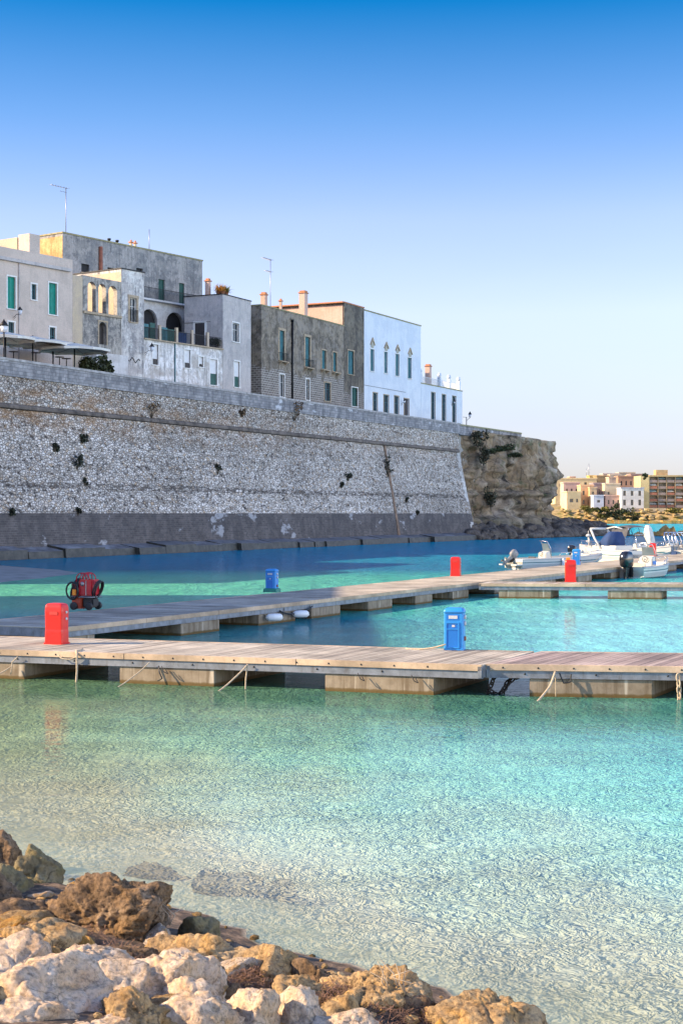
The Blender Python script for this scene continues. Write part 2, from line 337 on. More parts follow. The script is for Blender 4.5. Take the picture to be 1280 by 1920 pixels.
    ff = B.math('MINIMUM', B.math('MULTIPLY', B.math('POWER', fr.outputs[0], 1.25), .55), .34)
    m2 = B.node("ShaderNodeMixShader"); B.L(ff, m2.inputs[0]); B.L(m1.outputs[0], m2.inputs[1]); B.L(gl.outputs[0], m2.inputs[2])
    o = B.node("ShaderNodeOutputMaterial"); B.L(m2.outputs[0], o.inputs[0]); return m
mb = MB()
mb.add([(-3000,-200,0),(3000,-200,0),(3000,6000,0),(-3000,6000,0)], [(0,1,2,3)])
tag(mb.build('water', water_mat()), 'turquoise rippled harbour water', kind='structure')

def sand_mat():
    m, n, b = new_mat('sand'); B = NB(n); co = B.coord()
    c = B.ramp(B.noise(co, 1.1, 6, .65), ((.3, (.50,.44,.31)), (.7, (.70,.64,.48))))
    peb = B.ramp(B.vor(co, 9, 'F1'), ((.1, .65), (.35, 1.05))); c = B.mix(.6, c, peb, 'MULTIPLY')
    dry = B.ramp(B.math('ADD', B.math('MULTIPLY', B.sep(co)[2], 4), .5), ((.42, 0.0), (.55, 1.0))); rub = B.ramp(B.noise(co, 7, 8, .75), ((.38, (.02,.014,.01)), (.5, (.09,.057,.034)), (.66, (.30,.20,.12))))
    c = B.mix(B.math('MULTIPLY', dry, B.math('LESS_THAN', B.sep(co)[1], 24)), c, rub)
    B.L(c, b.inputs[0]); b.inputs["Roughness"].default_value = .95; B.L(B.bump(B.noise(co, 8, 6, .7), .6, .03), b.inputs["Normal"]); return m
M['sand'] = sand_mat()

def limestone(name, light, mid, dark, rust=None, scale=1.0, holes=.5, wet=None, bump=.06):
    m, n, b = new_mat(name); B = NB(n); co = B.coord((scale,)*3)
    a = B.noise(co, 1.6, 7, .68, .4); c = B.ramp(a, ((.3, dark), (.48, mid), (.66, light)))
    if rust: c = B.mix(B.ramp(B.noise(co, .9, 5, .6, .6), ((.47, 0.0), (.60, .85))), c, rust)
    pit = B.noise(co, 9, 8, .75); c = B.mix(holes, c, B.ramp(pit, ((.36, .12), (.5, 1.15))), 'MULTIPLY')
    wv = B.node('ShaderNodeMix', data_type='RGBA', blend_type='LINEAR_LIGHT'); wv.inputs[0].default_value = .25; B.L(co, wv.inputs[6]); nz_ = B.node('ShaderNodeTexNoise'); nz_.inputs['Scale'].default_value = 3; B.L(co, nz_.inputs['Vector']); B.L(nz_.outputs[1], wv.inputs[7])
    ck = B.vor(wv.outputs[2], 2.0, 'DISTANCE_TO_EDGE'); c = B.mix(B.math('MULTIPLY', B.ramp(ck, ((.0, .75), (.03, 0.0))), B.ramp(B.noise(co, 2.3, 3, .6), ((.48, 0.0), (.6, 1.0)))), c, tuple(x*.3 for x in dark))
    vv = B.vor(co, 14, 'F1'); c = B.mix(holes*.7, c, B.ramp(B.noise(co, 28, 6, .7), ((.36, .35), (.5, 1.1))), 'MULTIPLY')
    gp = B.node('ShaderNodeNewGeometry'); wz = B.math('ADD', B.sep(gp.outputs['Position'])[2], B.math('MULTIPLY', a, -.25)); c = B.mix(B.ramp(B.math('ADD', wz, .5), ((.40, .85), (.52, 0.0))), c, (.045,.035,.018))
    B.L(c, b.inputs[0]); b.inputs["Roughness"].default_value = .92; b.inputs["Specular IOR Level"].default_value = .2
    h = B.math('ADD', pit, B.math('MULTIPLY', vv, .35)); B.L(B.bump(h, .9, bump), b.inputs["Normal"]); return m
M['rock_white'] = limestone('pale_limestone', (.80,.69,.56), (.68,.52,.37), (.42,.26,.15), (.60,.36,.15), 1.5, .6)
M['rock_tan'] = limestone('tan_limestone', (.60,.44,.25), (.42,.28,.14), (.18,.11,.06), (.50,.27,.07), 1.5, .7)
M['rock_brown'] = limestone('brown_pitted_limestone', (.34,.245,.16), (.19,.125,.075), (.06,.04,.025), (.24,.14,.06), 1.5, .85)
M['rock_ochre'] = limestone('ochre_rock', (.62,.42,.18), (.48,.27,.08), (.25,.13,.05), (.6,.26,.04), 1, .5)
M['rock_algae'] = limestone('weedy_rock', (.30,.25,.16), (.20,.16,.09), (.08,.065,.035), (.30,.24,.07), 1, .5)
M['rock_dark'] = limestone('dark_boulder', (.19,.16,.13), (.11,.09,.075), (.05,.04,.035), None, .6, .5, bump=.08)
M['cliff'] = limestone('cliff_limestone', (.42,.34,.24), (.28,.21,.14), (.12,.09,.065), (.34,.21,.10), .22, .45, bump=.25)
M['farrock'] = limestone('far_shore_rock', (.55,.40,.20), (.40,.28,.13), (.16,.12,.06), (.22,.2,.06), .3, .5, bump=.2)
M['ground'] = limestone('shore_rubble', (.38,.29,.2), (.24,.16,.11), (.09,.06,.04), (.3,.15,.06), 3, .6)

# near shore ground and sea bed in one sheet
gb = MB(); nx, ny = 150, 150; x0, x1, y0, y1 = -40., 70., -6., 60.
def gz(x, y):
    d = shore_d(x, y)
    nn = noise.fractal(Vector((x*.6, y*.6, 3)), .9, 2.0, 4) * .12
    if d < 0: return min(.05 - d*.19, 2.2) + nn - .06 + .10*min(1, -d)*(noise.ridged_multi_fractal(Vector((x*1.1, y*1.1, 7)), .9, 2.1, 4, 1.0, 2.0)-1.0)
    return max(-d*.13, -3.2) + nn*.6 - .03
xs = [x0 + (x1-x0)*(.5+.5*math.copysign(abs(2*i/nx-1)**2.2, 2*i/nx-1)) - 12 for i in range(nx+1)]
ys = [y0 + (y1-y0)*(j/ny)**1.6 for j in range(ny+1)]
gb.add([(x, y, gz(x, y)) for y in ys for x in xs], [(j*(nx+1)+i, j*(nx+1)+i+1, (j+1)*(nx+1)+i+1, (j+1)*(nx+1)+i) for j in range(ny) for i in range(nx)], True)
tag(gb.build('seabed', M['sand']), 'pale sandy sea bed and shore under the rocks', kind='structure')
mb = MB(); mb.add([(-3000,-200,-3.6),(3000,-200,-3.6),(3000,6000,-3.6),(-3000,6000,-3.6)], [(0,1,2,3)])
tag(mb.build('seabed_deep', M['sand']), 'deep sandy bottom', kind='structure')

# ---------------- the city wall ----------------
def rubble_mat():
    m, n, b = new_mat('rubble_masonry'); B = NB(n); co = B.coord((1, 1, 1.5))
    big = B.noise(B.coord((.05,.05,.10)), 1, 5, .6); mid = B.noise(co, .5, 5, .6)
    e1 = B.vor(co, 2.9, 'DISTANCE_TO_EDGE'); rc = B.vor(co, 2.9, 'F1', out=1)
    e2 = B.vor(co, 6.5, 'DISTANCE_TO_EDGE')
    st = B.ramp(B.sep(rc)[0], ((0, (.42,.36,.30)), (.3, (.66,.59,.51)), (.8, (.88,.81,.73)), (1, (.54,.40,.27))))
    c = B.mix(B.ramp(e1, ((.02, .9), (.10, 0.0))), st, (.13,.11,.095))
    c = B.mix(B.ramp(e2, ((.0, .5), (.06, 0.0))), c, (.30,.26,.22))
    hole = B.ramp(B.noise(co, 1.9, 5, .72), ((.555, 0.0), (.63, .88))); c = B.mix(hole, c, (.06,.052,.05))
    # horizontal stain courses and brown weather stains
    sp = B.sep(B.coord()); z = sp[2]
    row = B.math('LESS_THAN', B.math('ABSOLUTE', B.math('SUBTRACT', z, 6.2)), .28)
    rn = B.ramp(B.noise(B.coord((.9,.9,3.0)), 1, 6, .75), ((.44, 0.0), (.56, .85))); c = B.mix(B.math('MULTIPLY', row, rn), c, (.10,.085,.075))
    up = B.ramp(B.math('DIVIDE', z, 17), ((.60, 0.0), (.70, .8), (.82, .8), (.9, .2)))
    left = B.ramp(B.math('DIVIDE', sp[0], 60), ((0, 1.0), (1, .25)))
    rs = B.ramp(B.noise(B.coord((.35,.35,1.0)), 1, 6, .65), ((.40, 0.0), (.60, 1.0)))
    c = B.mix(B.math('MULTIPLY', rs, B.math('MULTIPLY', up, left)), c, (.36,.20,.09))
    c = B.mix(.75, c, B.ramp(big, ((.35, .72), (.65, 1.25))), 'MULTIPLY')
    rw = B.noise(B.coord((.08,.08,1.9)), 1, 3, .6); c = B.mix(.5, c, B.ramp(rw, ((.4, .75), (.6, 1.1))), 'MULTIPLY')
    c = B.mix(.3, c, B.ramp(mid, ((.3, .5), (.7, 1.1))), 'MULTIPLY')
    B.L(c, b.inputs[0]); b.inputs["Roughness"].default_value = .95; b.inputs["Specular IOR Level"].default_value = .1
    h = B.math('SUBTRACT', B.ramp(e1, ((0, 0.0), (.2, 1.0))), hole); B.L(B.bump(h, .8, .12), b.inputs["Normal"]); return m
def course_mat(name, c1, c2, mortar, bw, rh, stain, white=0):
    m, n, b = new_mat(name); B = NB(n); co = B.coord(); sp = B.sep(co); v = B.comb(B.math('ADD', sp[0], B.math('MULTIPLY', sp[1], .9)), sp[2], 0)
    br = B.node("ShaderNodeTexBrick"); B.L(v, br.inputs[0]); br.inputs["Scale"].default_value = 1; br.inputs["Brick Width"].default_value = bw; br.inputs["Row Height"].default_value = rh
    br.inputs["Mortar Size"].default_value = .02; br.inputs["Color1"].default_value = c1 + (1,); br.inputs["Color2"].default_value = c2 + (1,); br.inputs["Mortar"].default_value = mortar + (1,)
    nn = B.noise(co, .7, 6, .65); c = B.mix(.8, br.outputs[0], B.ramp(nn, ((.3, .5), (.7, 1.3))), 'MULTIPLY')
    st = B.ramp(B.noise(B.coord((.8,.8,.2)), 1, 6, .7), ((.48, 0.0), (.68, .8))); c = B.mix(st, c, stain)
    if white:
        wv = B.ramp(B.noise(B.coord((.25,.25,.5)), 1, 5, .6), ((.60, 0.0), (.64, white))); c = B.mix(wv, c, (.55,.55,.56))
    B.L(c, b.inputs[0]); b.inputs["Roughness"].default_value = .92; B.L(B.bump(B.math('ADD', B.math('MULTIPLY', br.outputs[1], -1), nn), .6, .05), b.inputs["Normal"]); return m
M['rubble'] = rubble_mat()
M['band'] = course_mat('dark_brick_courses', (.13,.11,.10), (.075,.065,.062), (.15,.135,.125), .5, .2, (.06,.055,.055), .5)
M['parapet'] = course_mat('parapet_ashlar', (.36,.34,.33), (.22,.215,.22), (.20,.19,.185), .55, .3, (.08,.08,.085), .85)
M['quoin'] = course_mat('white_quoins', (.62,.59,.55), (.52,.49,.45), (.3,.28,.26), .9, .45, (.3,.27,.24), .3)
def quay_mat():
    m = course_mat('quay_stone', (.22,.22,.24), (.13,.13,.145), (.05,.05,.05), 2.6, 1.1, (.05,.05,.05), .35); n = m.node_tree; B = NB(n); b = [x for x in n.nodes if x.type == 'BSDF_PRINCIPLED'][0]
    src = b.inputs[0].links[0].from_socket; g = B.node('ShaderNodeNewGeometry'); up = B.ramp(B.sep(g.outputs['True Normal'])[2], ((.4, 0.0), (.7, 1.0)))
    B.L(B.mix(up, B.ramp(B.noise(B.coord(), 1.5, 5, .7), ((.4, (.018,.018,.014)), (.65, (.07,.065,.05)))), src), b.inputs[0]); b.inputs['Roughness'].default_value = .5; return m
M['quay'] = quay_mat() if 1 else course_mat('quay_stone', (.24,.24,.25), (.15,.15,.16), (.05,.05,.05), 2.6, 1.1, (.035,.035,.03), .35)

wall = empty('city_wall', (WO.x, WO.y, 0), WRZ, 'long battered bastion wall of pale rubble with dark brick courses at its foot', 'fortress wall')
SA, SB = -75.0, 104.0
def prof_strip(pr, s0, s1, ends=None, seg=1):
    """closed profile (t,z) extruded along s; ends(z) shifts the far end"""
    q = MB(); n = len(pr); ss = [s0 + (s1-s0)*i/seg for i in range(seg+1)]; vs = []
    for s_ in ss:
        for t, z in pr: vs.append((s_ + (ends(z) if (ends and s_ == s1) else 0), t, z))
    fs = [(i*n+k, i*n+(k+1) % n, (i+1)*n+(k+1) % n, (i+1)*n+k) for i in range(seg) for k in range(n)]
    fs += [tuple(range(n)), tuple(seg*n+k for k in range(n))[::-1]]
    return q.add(vs, fs)
bat = lambda z: max(0, (12.6-z)/12.6*1.6)
# rubble scarp as a finely divided sheet with real unevenness
def scarp():
    q = MB(); ns, nz = 700, 60; vs = []
    for j in range(nz+1):
        z = 3.78 + (12.62-3.78)*j/nz; t = -1.55*(12.6-z)/8.84
        for i in range(ns+1):
            s_ = SA + (SB-SA)*i/ns; s2 = s_ + bat(z)*max(0, (s_-(SB-6))/6)
            d = .10*noise.fractal(Vector((s_*.35, z*.5, 0)), .8, 2, 4) + .05*noise.noise(Vector((s_*2.1, z*2.4, 5)))
            vs.append((s2, t - d, z))
    q.add(vs, [(j*(ns+1)+i, j*(ns+1)+i+1, (j+1)*(ns+1)+i+1, (j+1)*(ns+1)+i) for j in range(nz) for i in range(ns)])
    b0 = len(q.v)   # end face and back
    q.add([(SB+bat(3.78), -1.6, 3.78), (SB+bat(3.78), 4, 3.78), (SB, 4, 12.6), (SB, 0, 12.6)], [(0,1,2,3)])
    return q
scarp().build('scarp', M['rubble'], wall)
prof_strip([(-2.0,.6),(-1.58,3.8),(3,3.8),(3,.6)], SA, SB, lambda z: bat(z)-.05).build('brick_band', M['band'], wall)
prof_strip([(-.08,12.66),(-.22,12.70),(-.25,12.86),(-.16,12.98),(.05,13.1),(.4,13.1),(.4,12.62)], SA, SB-.05).build('cordon', M['roofcap'] if 0 else simple('cordon_stone', (.13,.105,.085), .9, .6, .9, .03, dirt=(.28,.23,.19)), wall)
prof_strip([(.0,13.1),(.12,15.4),(4,15.4),(4,13.1)], SA, SB+.3, seg=1).build('upper_wall', M['rubble'], wall)
prof_strip([(-.02,15.4),(-.02,16.72),(.85,16.72),(.85,15.4)], SA, SB+.6).build('parapet', M['parapet'], wall)
prof_strip([(-.1,16.72),(-.08,16.93),(.9,16.96),(.92,16.72)], SA, SB+.6).build('coping', simple('coping_stone', (.33,.31,.29), .9, .4, 1.5, .02), wall)
q = MB()
for k in range(22):     # corner quoins following the leaning end
    za, zb = .65 + (12.6-.65)*k/22, .65 + (12.6-.65)*(k+1)/22; wd = .9 if k % 2 else 1.35
    tf = lambda z: -2.0 + 2.0*(z-.6)/12.0
    a, b_ = SB+bat(za), SB+bat(zb)
    q.add([(a-wd, tf(za)-.07, za), (a+.06, tf(za)-.07, za), (a+.06, 1.2, za), (a-wd, 1.2, za), (b_-wd, tf(zb)-.07, zb-.015), (b_+.06, tf(zb)-.07, zb-.015), (b_+.06, 1.2, zb-.015), (b_-wd, 1.2, zb-.015)],
          [(0,3,2,1),(4,5,6,7),(0,1,5,4),(1,2,6,5),(2,3,7,6),(3,0,4,7)])
q.build('quoins', M['quoin'], wall)
# rust-brown drain stain rib down the wall: a stone rib
sr = WO; PWT = Plane(wpt(0, 0), WU)
s_rib = PWT.hit(720, 850)[0]
q = MB(); q.add([(s_rib-.25,-.12,12.6),(s_rib+.2,-.12,12.6),(s_rib+.55,-2.1,.9),(s_rib-.1,-2.1,.9),(s_rib-.25,.2,12.6),(s_rib+.2,.2,12.6),(s_rib+.55,-1.5,.9),(s_rib-.1,-1.5,.9)], [(0,1,2,3),(4,5,6,7),(0,4,7,3),(1,5,6,2),(0,1,5,4),(3,2,6,7)])
q.build('drain_rib', simple('drain_rust', (.20,.13,.085), .9, .5, 1.5, .03), wall)

# sloping stone quay at the wall's foot
q = MB(); r0 = random.Random(3); s_ = SA
while s_ < SB+6:
    ln = r0.uniform(2.4, 6.0); j = r0.uniform(-.12, .12); o_ = r0.uniform(-.25, .3)
    a, b_ = s_, min(s_+ln-.04, SB+6)
    q.add([(a,-1.9,1.02+j),(b_,-1.9,1.02+j),(b_,-3.9+o_,.68+j),(a,-3.9+o_,.68+j),(a,-1.9,-1),(b_,-1.9,-1),(b_,-4.1+o_,-1),(a,-4.1+o_,-1)], [(0,1,2,3),(0,4,5,1),(3,2,6,7),(0,3,7,4),(1,5,6,2)])
    s_ += ln
qo = q.build('quay_apron', M['quay']); qo.location = (WO.x, WO.y, 0); qo.rotation_euler = (0,0,WRZ)
tag(qo, 'low wet stone apron running along the foot of the fortress wall', 'quay')

# town plateau and promenade
q = MB(); pl = [wpt(SA,.9), wpt(SB+2,.9), wpt(SB+38,2.5), wpt(SB+42,30), wpt(SA,120)]
q.prism([(p.x, p.y) for p in pl], 2, 15.75); tag(q.build('promenade', simple('promenade_paving', (.3,.28,.25), .9, .2, 1)), 'town plateau and promenade behind the wall', kind='structure')

# ---------------- cliff ----------------
def path_pts(pts, n):
    pts = [Vector(p) for p in pts]; ls = [0]
    for a, b in zip(pts, pts[1:]): ls.append(ls[-1] + (b-a).length)
    out_ = []
    for i in range(n):
        l = ls[-1]*i/(n-1); k = max(j for j in range(len(ls)) if ls[j] <= l + 1e-9); k = min(k, len(pts)-2)
        out_.append(pts[k].lerp(pts[k+1], (l-ls[k])/(ls[k+1]-ls[k])))
    return out_
cp = [(16.5,223.5),(18.9,226),(21,230),(24.5,235),(27,239),(29.6,243),(32.0,248),(34.2,252),(35.6,256),(35.0,261),(31,268),(24,275),(10,285)]
na, nb_ = 260, 110; P = path_pts(cp, na)
# smooth the plan
for _ in range(6): P = [P[0]] + [(P[i-1]+P[i]*2+P[i+1])/4 for i in range(1, na-1)] + [P[-1]]
def top_h(i):
    f = i/(na-1)
    tab = ((0,16.3),(.20,16.0),(.36,15.9),(.44,15.7),(.47,15.9),(.515,15.8),(.525,14.7),(.60,14.6),(.64,13.6),(.75,13.5),(1,13.5))
    for (a, ha), (b, hb) in zip(tab, tab[1:]):
        if a <= f <= b: return ha + (hb-ha)*(f-a)/(b-a)
    return 13.5
q = MB(); vs = []
for i in range(na):
    t = (P[min(i+1, na-1)] - P[max(i-1, 0)]).normalized(); no = Vector((t.y, -t.x))
    for j in range(nb_):
        f = j/(nb_-1); z = -1 + (top_h(i)+1)*f; l = i*.28
        pr = 1.6*(1-f)**2 + (1.2 if z < 3.4 else 0)*max(0, 1-(max(z, 0)/3.4)**4) - .9*math.exp(-((z-3.9)/.9)**2)       # foot ledge and wave-cut notch
        pr += 1.3*noise.fractal(Vector((l*.16, z*.13, 9)), .9, 2, 5)
        strat = noise.noise(Vector((l*.06, z*1.25, 4))); pr += .8*strat + .9*(1 if noise.noise(Vector((l*.09, z*.22, 33))) > .08 else 0)
        rdg = 1-abs(noise.noise(Vector((l*.14, z*.06, 21)))); pr -= 2.6*max(0, rdg-.86)/.14*.75       # vertical fissures
        cell, pts_ = noise.voronoi(Vector((l*.32, z*.42, 2)))
        pr += .7*(cell[1]-cell[0])
        pr += .16*noise.fractal(Vector((l*1.4, z*1.4, 1)), .7, 2, 4)
        edge = min(1, i/12); pr *= (.25+.75*edge)*(1-.65*max(0, min(1, (f-.72)/.2)))
        p = P[i] + no*pr; vs.append((p.x, p.y, z))
    for inn, dz in ((3, .05), (9, .1)):
        p = P[i] - no*inn; vs.append((p.x, p.y, top_h(i)+dz))
nr = nb_+2
q.add(vs, [(i*nr+j, (i+1)*nr+j, (i+1)*nr+j+1, i*nr+j+1) for i in range(na-1) for j in range(nr-1)], True)
def cliff_mat():
    m, n, b = new_mat('cliff_rock'); B = NB(n); co = B.coord(); sp = B.sep(co)
    a = B.noise(B.coord((.22,.22,.5)), 1, 8, .66, .5); c = B.ramp(a, ((.36, (.05,.043,.036)), (.45, (.20,.155,.11)), (.56, (.34,.27,.20)), (.7, (.50,.43,.34))))
    c = B.mix(B.ramp(B.noise(co, .14, 4, .6), ((.45, 0.0), (.55, .5))), c, (.40,.27,.14))
    stv = B.ramp(B.noise(B.coord((.5,.5,.08)), 1, 6, .7), ((.54, 0.0), (.68, .7))); c = B.mix(stv, c, (.09,.075,.06))
    c = B.mix(B.ramp(sp[2], ((.0, 0.0), (1, 0.0))), c, (.1,.1,.1))
    low = B.ramp(B.math('DIVIDE', B.math('ADD', sp[2], B.math('MULTIPLY', a, 2)), 6), ((.45, .75), (.85, 0.0))); c = B.mix(low, c, (.17,.16,.12))
    wv = B.node('ShaderNodeMix', data_type='RGBA', blend_type='LINEAR_LIGHT'); wv.inputs[0].default_value = .35; B.L(B.coord((.30,.30,.13)), wv.inputs[6]); nz_ = B.node('ShaderNodeTexNoise'); nz_.inputs['Scale'].default_value = .6; B.L(co, nz_.inputs['Vector']); B.L(nz_.outputs[1], wv.inputs[7])
    ck = B.vor(wv.outputs[2], 1.4, 'DISTANCE_TO_EDGE'); c = B.mix(B.math('MULTIPLY', B.ramp(ck, ((.0, .85), (.06, 0.0))), B.ramp(a, ((.40, 1.0), (.6, .25)))), c, (.03,.025,.02))
    mo = B.ramp(B.noise(co, .5, 6, .7), ((.56, 0.0), (.66, .7))); c = B.mix(mo, c, (.10,.115,.05))
    B.L(c, b.inputs[0]); b.inputs["Roughness"].default_value = .95; b.inputs["Specular IOR Level"].default_value = .1
    B.L(B.bump(B.noise(co, 1.6, 9, .72), 1, .35), b.inputs["Normal"]); return m
tag(q.build('cliff', cliff_mat()), 'sheer layered limestone cliff at the end of the wall', kind='structure')
pc = prof_strip([(.2,15.3),(.2,16.65),(.9,16.65),(.9,15.3)], SB+.8, SB+28).build('cliff_parapet', M['parapet']); pc.location = (WO.x, WO.y, 0); pc.rotation_euler = (0,0,WRZ)
tag(pc, 'low pale parapet along the cliff top beyond the last white house', 'parapet')
cc = prof_strip([(.1,16.65),(.1,16.85),(1.0,16.85),(1.0,16.65)], SB+.8, SB+28).build('coping', M['roofcap'], pc)

# ---------------- rocks ----------------
ICO = {}
def ico(sub):
    if sub not in ICO:
        bm = bmesh.new(); bmesh.ops.create_icosphere(bm, subdivisions=sub, radius=1)
        ICO[sub] = ([v.co.normalized() for v in bm.verts], [tuple(v.index for v in f.verts) for f in bm.faces]); bm.free()
    return ICO[sub]
def rock_mesh(sx, sy, sz, seed, sub=5, rough=.1, pit=.03, planes=11, flat=.55):
    r_ = random.Random(seed); pl_ = []
    for _ in range(planes):
        v = Vector((r_.gauss(0,1), r_.gauss(0,1), r_.gauss(0,.8))).normalized(); pl_.append((v, r_.uniform(flat, 1.0)))
    vs, fs = ico(sub); out_ = []; off = Vector((seed*3.7, seed*1.3, seed*.7)); S = (sx+sy+sz)/3
    for v in vs:
        r = 1.15
        for n_, d in pl_:
            k = v.dot(n_)
            if k > .05: r = min(r, d/k)
        r = r*.92 + .08*min(r, .9)
        p = Vector((v.x*r*sx, v.y*r*sy, v.z*r*sz)); qv = p/S
        r2 = noise.fractal(qv*1.7+off, .9, 2, 5)*rough*1.2
        rg = noise.ridged_multi_fractal(qv*3.2+off, .85, 2.1, 4, 1.0, 2.0)
        dv = noise.voronoi(qv*1.25+off)[0]; r2 += (.45-dv[0])*.13 - .05*max(0, 1-(dv[1]-dv[0])*7)
        r3 = (rg-1.2)*pit*.8 + noise.fractal(qv*9+off, .6, 2, 3)*pit
        out_.append(p + v*S*(r2+r3))
    q = MB(); q.add(out_, fs, True); return q
# foreground boulders: x0,y0,x1,y1 outline in the photo, distance, material, roughness, pitting, look
FG = [
 (62,1636,318,1790,12.6,'rock_brown',.13,.07,6,'big dark brown pitted boulder, largest rock at the water edge','rounded'),
 (-70,1630,72,1745,13.6,'rock_brown',.10,.04,5,'dark rounded boulder at the left edge beside the biggest brown boulder',''),
 (-30,1560,38,1640,15.9,'rock_brown',.09,.03,5,'small dark brown rock in the water at the left edge, farthest of all',''),
 (22,1588,120,1650,15.0,'rock_algae',.10,.03,5,'yellow green weedy rock standing alone in the shallow water',''),
 (-60,1622,62,1676,14.4,'rock_algae',.12,.05,5,'low golden brown weedy ledge behind the biggest brown boulder',''),
 (330,1718,412,1775,12.6,'rock_algae',.10,.04,5,'small brown and olive rock right of the biggest boulder, at the water',''),
 (250,1750,445,1835,11.8,'rock_tan',.09,.05,6,'long flat tan boulder lying in the middle of the shore',''),
 (188,1768,300,1812,11.6,'rock_brown',.10,.04,5,'low brown slab wedged between the big boulder and the long flat one',''),
 (438,1776,560,1862,11.5,'rock_tan',.12,.06,5,'golden brown craggy rock right of the long flat boulder',''),
 (540,1800,640,1850,11.4,'rock_brown',.12,.05,5,'low dark crust of rock at the waterline near the middle',''),
 (600,1824,792,1925,10.9,'rock_tan',.12,.06,6,'dark tan craggy boulder at the bottom middle with twigs on it',''),
 (815,1870,1008,1975,10.6,'rock_tan',.07,.03,6,'smooth honey coloured boulder at the bottom right, rightmost of the shore rocks',''),
 (690,1868,830,1960,10.7,'rock_brown',.12,.05,5,'rough dark rock at the bottom, left of the honey coloured boulder',''),
 (140,1758,182,1790,11.6,'rock_ochre',.12,.03,4,'small bright yellow ochre stone in front of the biggest boulder',''),
 (45,1766,110,1810,11.2,'rock_ochre',.10,.04,5,'tan and cream lump between the white boulders and the biggest one',''),
 (-20,1728,140,1800,11.6,'rock_tan',.09,.03,5,'grey tan slab lying below the dark left boulder',''),
 (-80,1755,75,1850,10.4,'rock_white',.08,.02,5,'pale pinkish limestone block at the left edge, upper one',''),
 (-40,1805,185,1990,9.4,'rock_white',.07,.02,6,'large smooth white boulder at the bottom left corner',''),
 (-90,1845,20,1935,9.0,'rock_tan',.09,.03,5,'shaded brown rock at the very bottom left corner',''),
 (90,1785,240,1860,10.6,'rock_white',.09,.04,5,'cream block right of the pale pinkish one',''),
 (170,1775,240,1830,10.9,'rock_white',.09,.03,5,'angular grey white stone under the brown slab',''),
 (135,1815,290,1905,9.9,'rock_white',.10,.05,5,'rough cream coloured boulder beside the large smooth white one',''),
 (228,1795,405,1880,10.2,'rock_white',.09,.04,6,'broad white pitted boulder below the long flat tan one',''),
 (300,1835,410,1900,10.0,'rock_white',.08,.03,5,'white block with a smooth grey side facing the camera',''),
 (190,1855,330,1965,9.3,'rock_tan',.13,.06,6,'orange tan craggy boulder at the bottom, right of the large white one',''),
 (290,1870,440,1975,9.4,'rock_white',.12,.06,5,'cream and orange rough rock at the bottom edge',''),
 (400,1862,520,1960,9.7,'rock_white',.11,.05,5,'pale knobbly rock at the bottom edge, left of the sea wrack gap',''),
 (490,1858,620,1950,9.9,'rock_white',.10,.05,5,'off white flat-topped rock at the bottom edge near the middle',''),
 (570,1888,700,1980,9.9,'rock_white',.11,.05,5,'low whitish rock in the bottom row below the dark tan boulder',''),
 (520,1830,605,1880,10.8,'rock_tan',.11,.05,5,'buff rounded rock behind the off white flat-topped one',''),
 (400,1845,470,1882,10.6,'rock_brown',.12,.05,5,'small dark brown rock half buried in dry sea wrack',''),
 (770,1905,880,1980,9.9,'rock_ochre',.11,.05,5,'tan orange rock in the bottom row below the honey coloured boulder',''),
 (-40,1688,112,1742,12.5,'rock_brown',.11,.05,5,'low dark brown slab left of the biggest boulder',''),
 (66,1742,170,1782,11.9,'rock_tan',.10,.05,5,'weathered tan stone just below the biggest boulder at its left',''),
 (300,1782,372,1822,11.4,'rock_brown',.11,.05,4,'dark stone below the middle of the long flat tan boulder',''),
 (600,1862,700,1905,10.4,'rock_tan',.11,.05,5,'buff stone behind the low whitish rock of the bottom row',''),
 (-60,1880,120,2010,8.9,'rock_white',.08,.03,6,'pale block cut by the bottom left corner of the frame',''),
 (40,1900,250,2030,8.9,'rock_white',.10,.04,6,'low cream rock at the bottom edge under the large smooth white boulder',''),
 (-40,1850,110,1925,9.6,'rock_white',.10,.04,5,'small pinkish white rock left of the large smooth boulder',''),
 (360,1812,440,1850,10.9,'rock_brown',.12,.05,5,'small reddish brown stone beside the long flat tan boulder',''),
]
for i, (a, b_, c, d, D, mt, ro, pi_, sub, lab, _x) in enumerate(FG):
    wd = (c-a)/FP*D; ht = (d-b_)/FP*D; ce = at((a+c)/2, (b_+d)/2, D)
    bot = max(gz(ce.x, ce.y+.1) - .25, -.5); top = ce.z + ht/2
    bot = min(bot, ce.z-ht/2)
    h = top-bot
    q = rock_mesh(wd/2*1.06, wd/2*(.85 if wd < .8 else .65)*1.0, h/2*1.05, i+11, sub if sub < 6 else 6, ro, pi_)
    mn = [min(v[k] for v in q.v) for k in range(3)]; mx = [max(v[k] for v in q.v) for k in range(3)]; kx = 1.18 if mt in ('rock_white','rock_ochre','rock_tan') and wd > .25 else 1.0; tw_ = (wd*kx, wd*(.95 if wd < .8 else .8)*kx, h)
    q.v = [tuple(((v[k]-mn[k])/(mx[k]-mn[k])-.5)*tw_[k]*1.06 for k in range(3)) for v in q.v]
    o = q.build('boulder', M[mt], None); o.location = (ce.x, ce.y, (top+bot)/2)
    tag(o, lab, 'rock', 'boulders on the near shore')

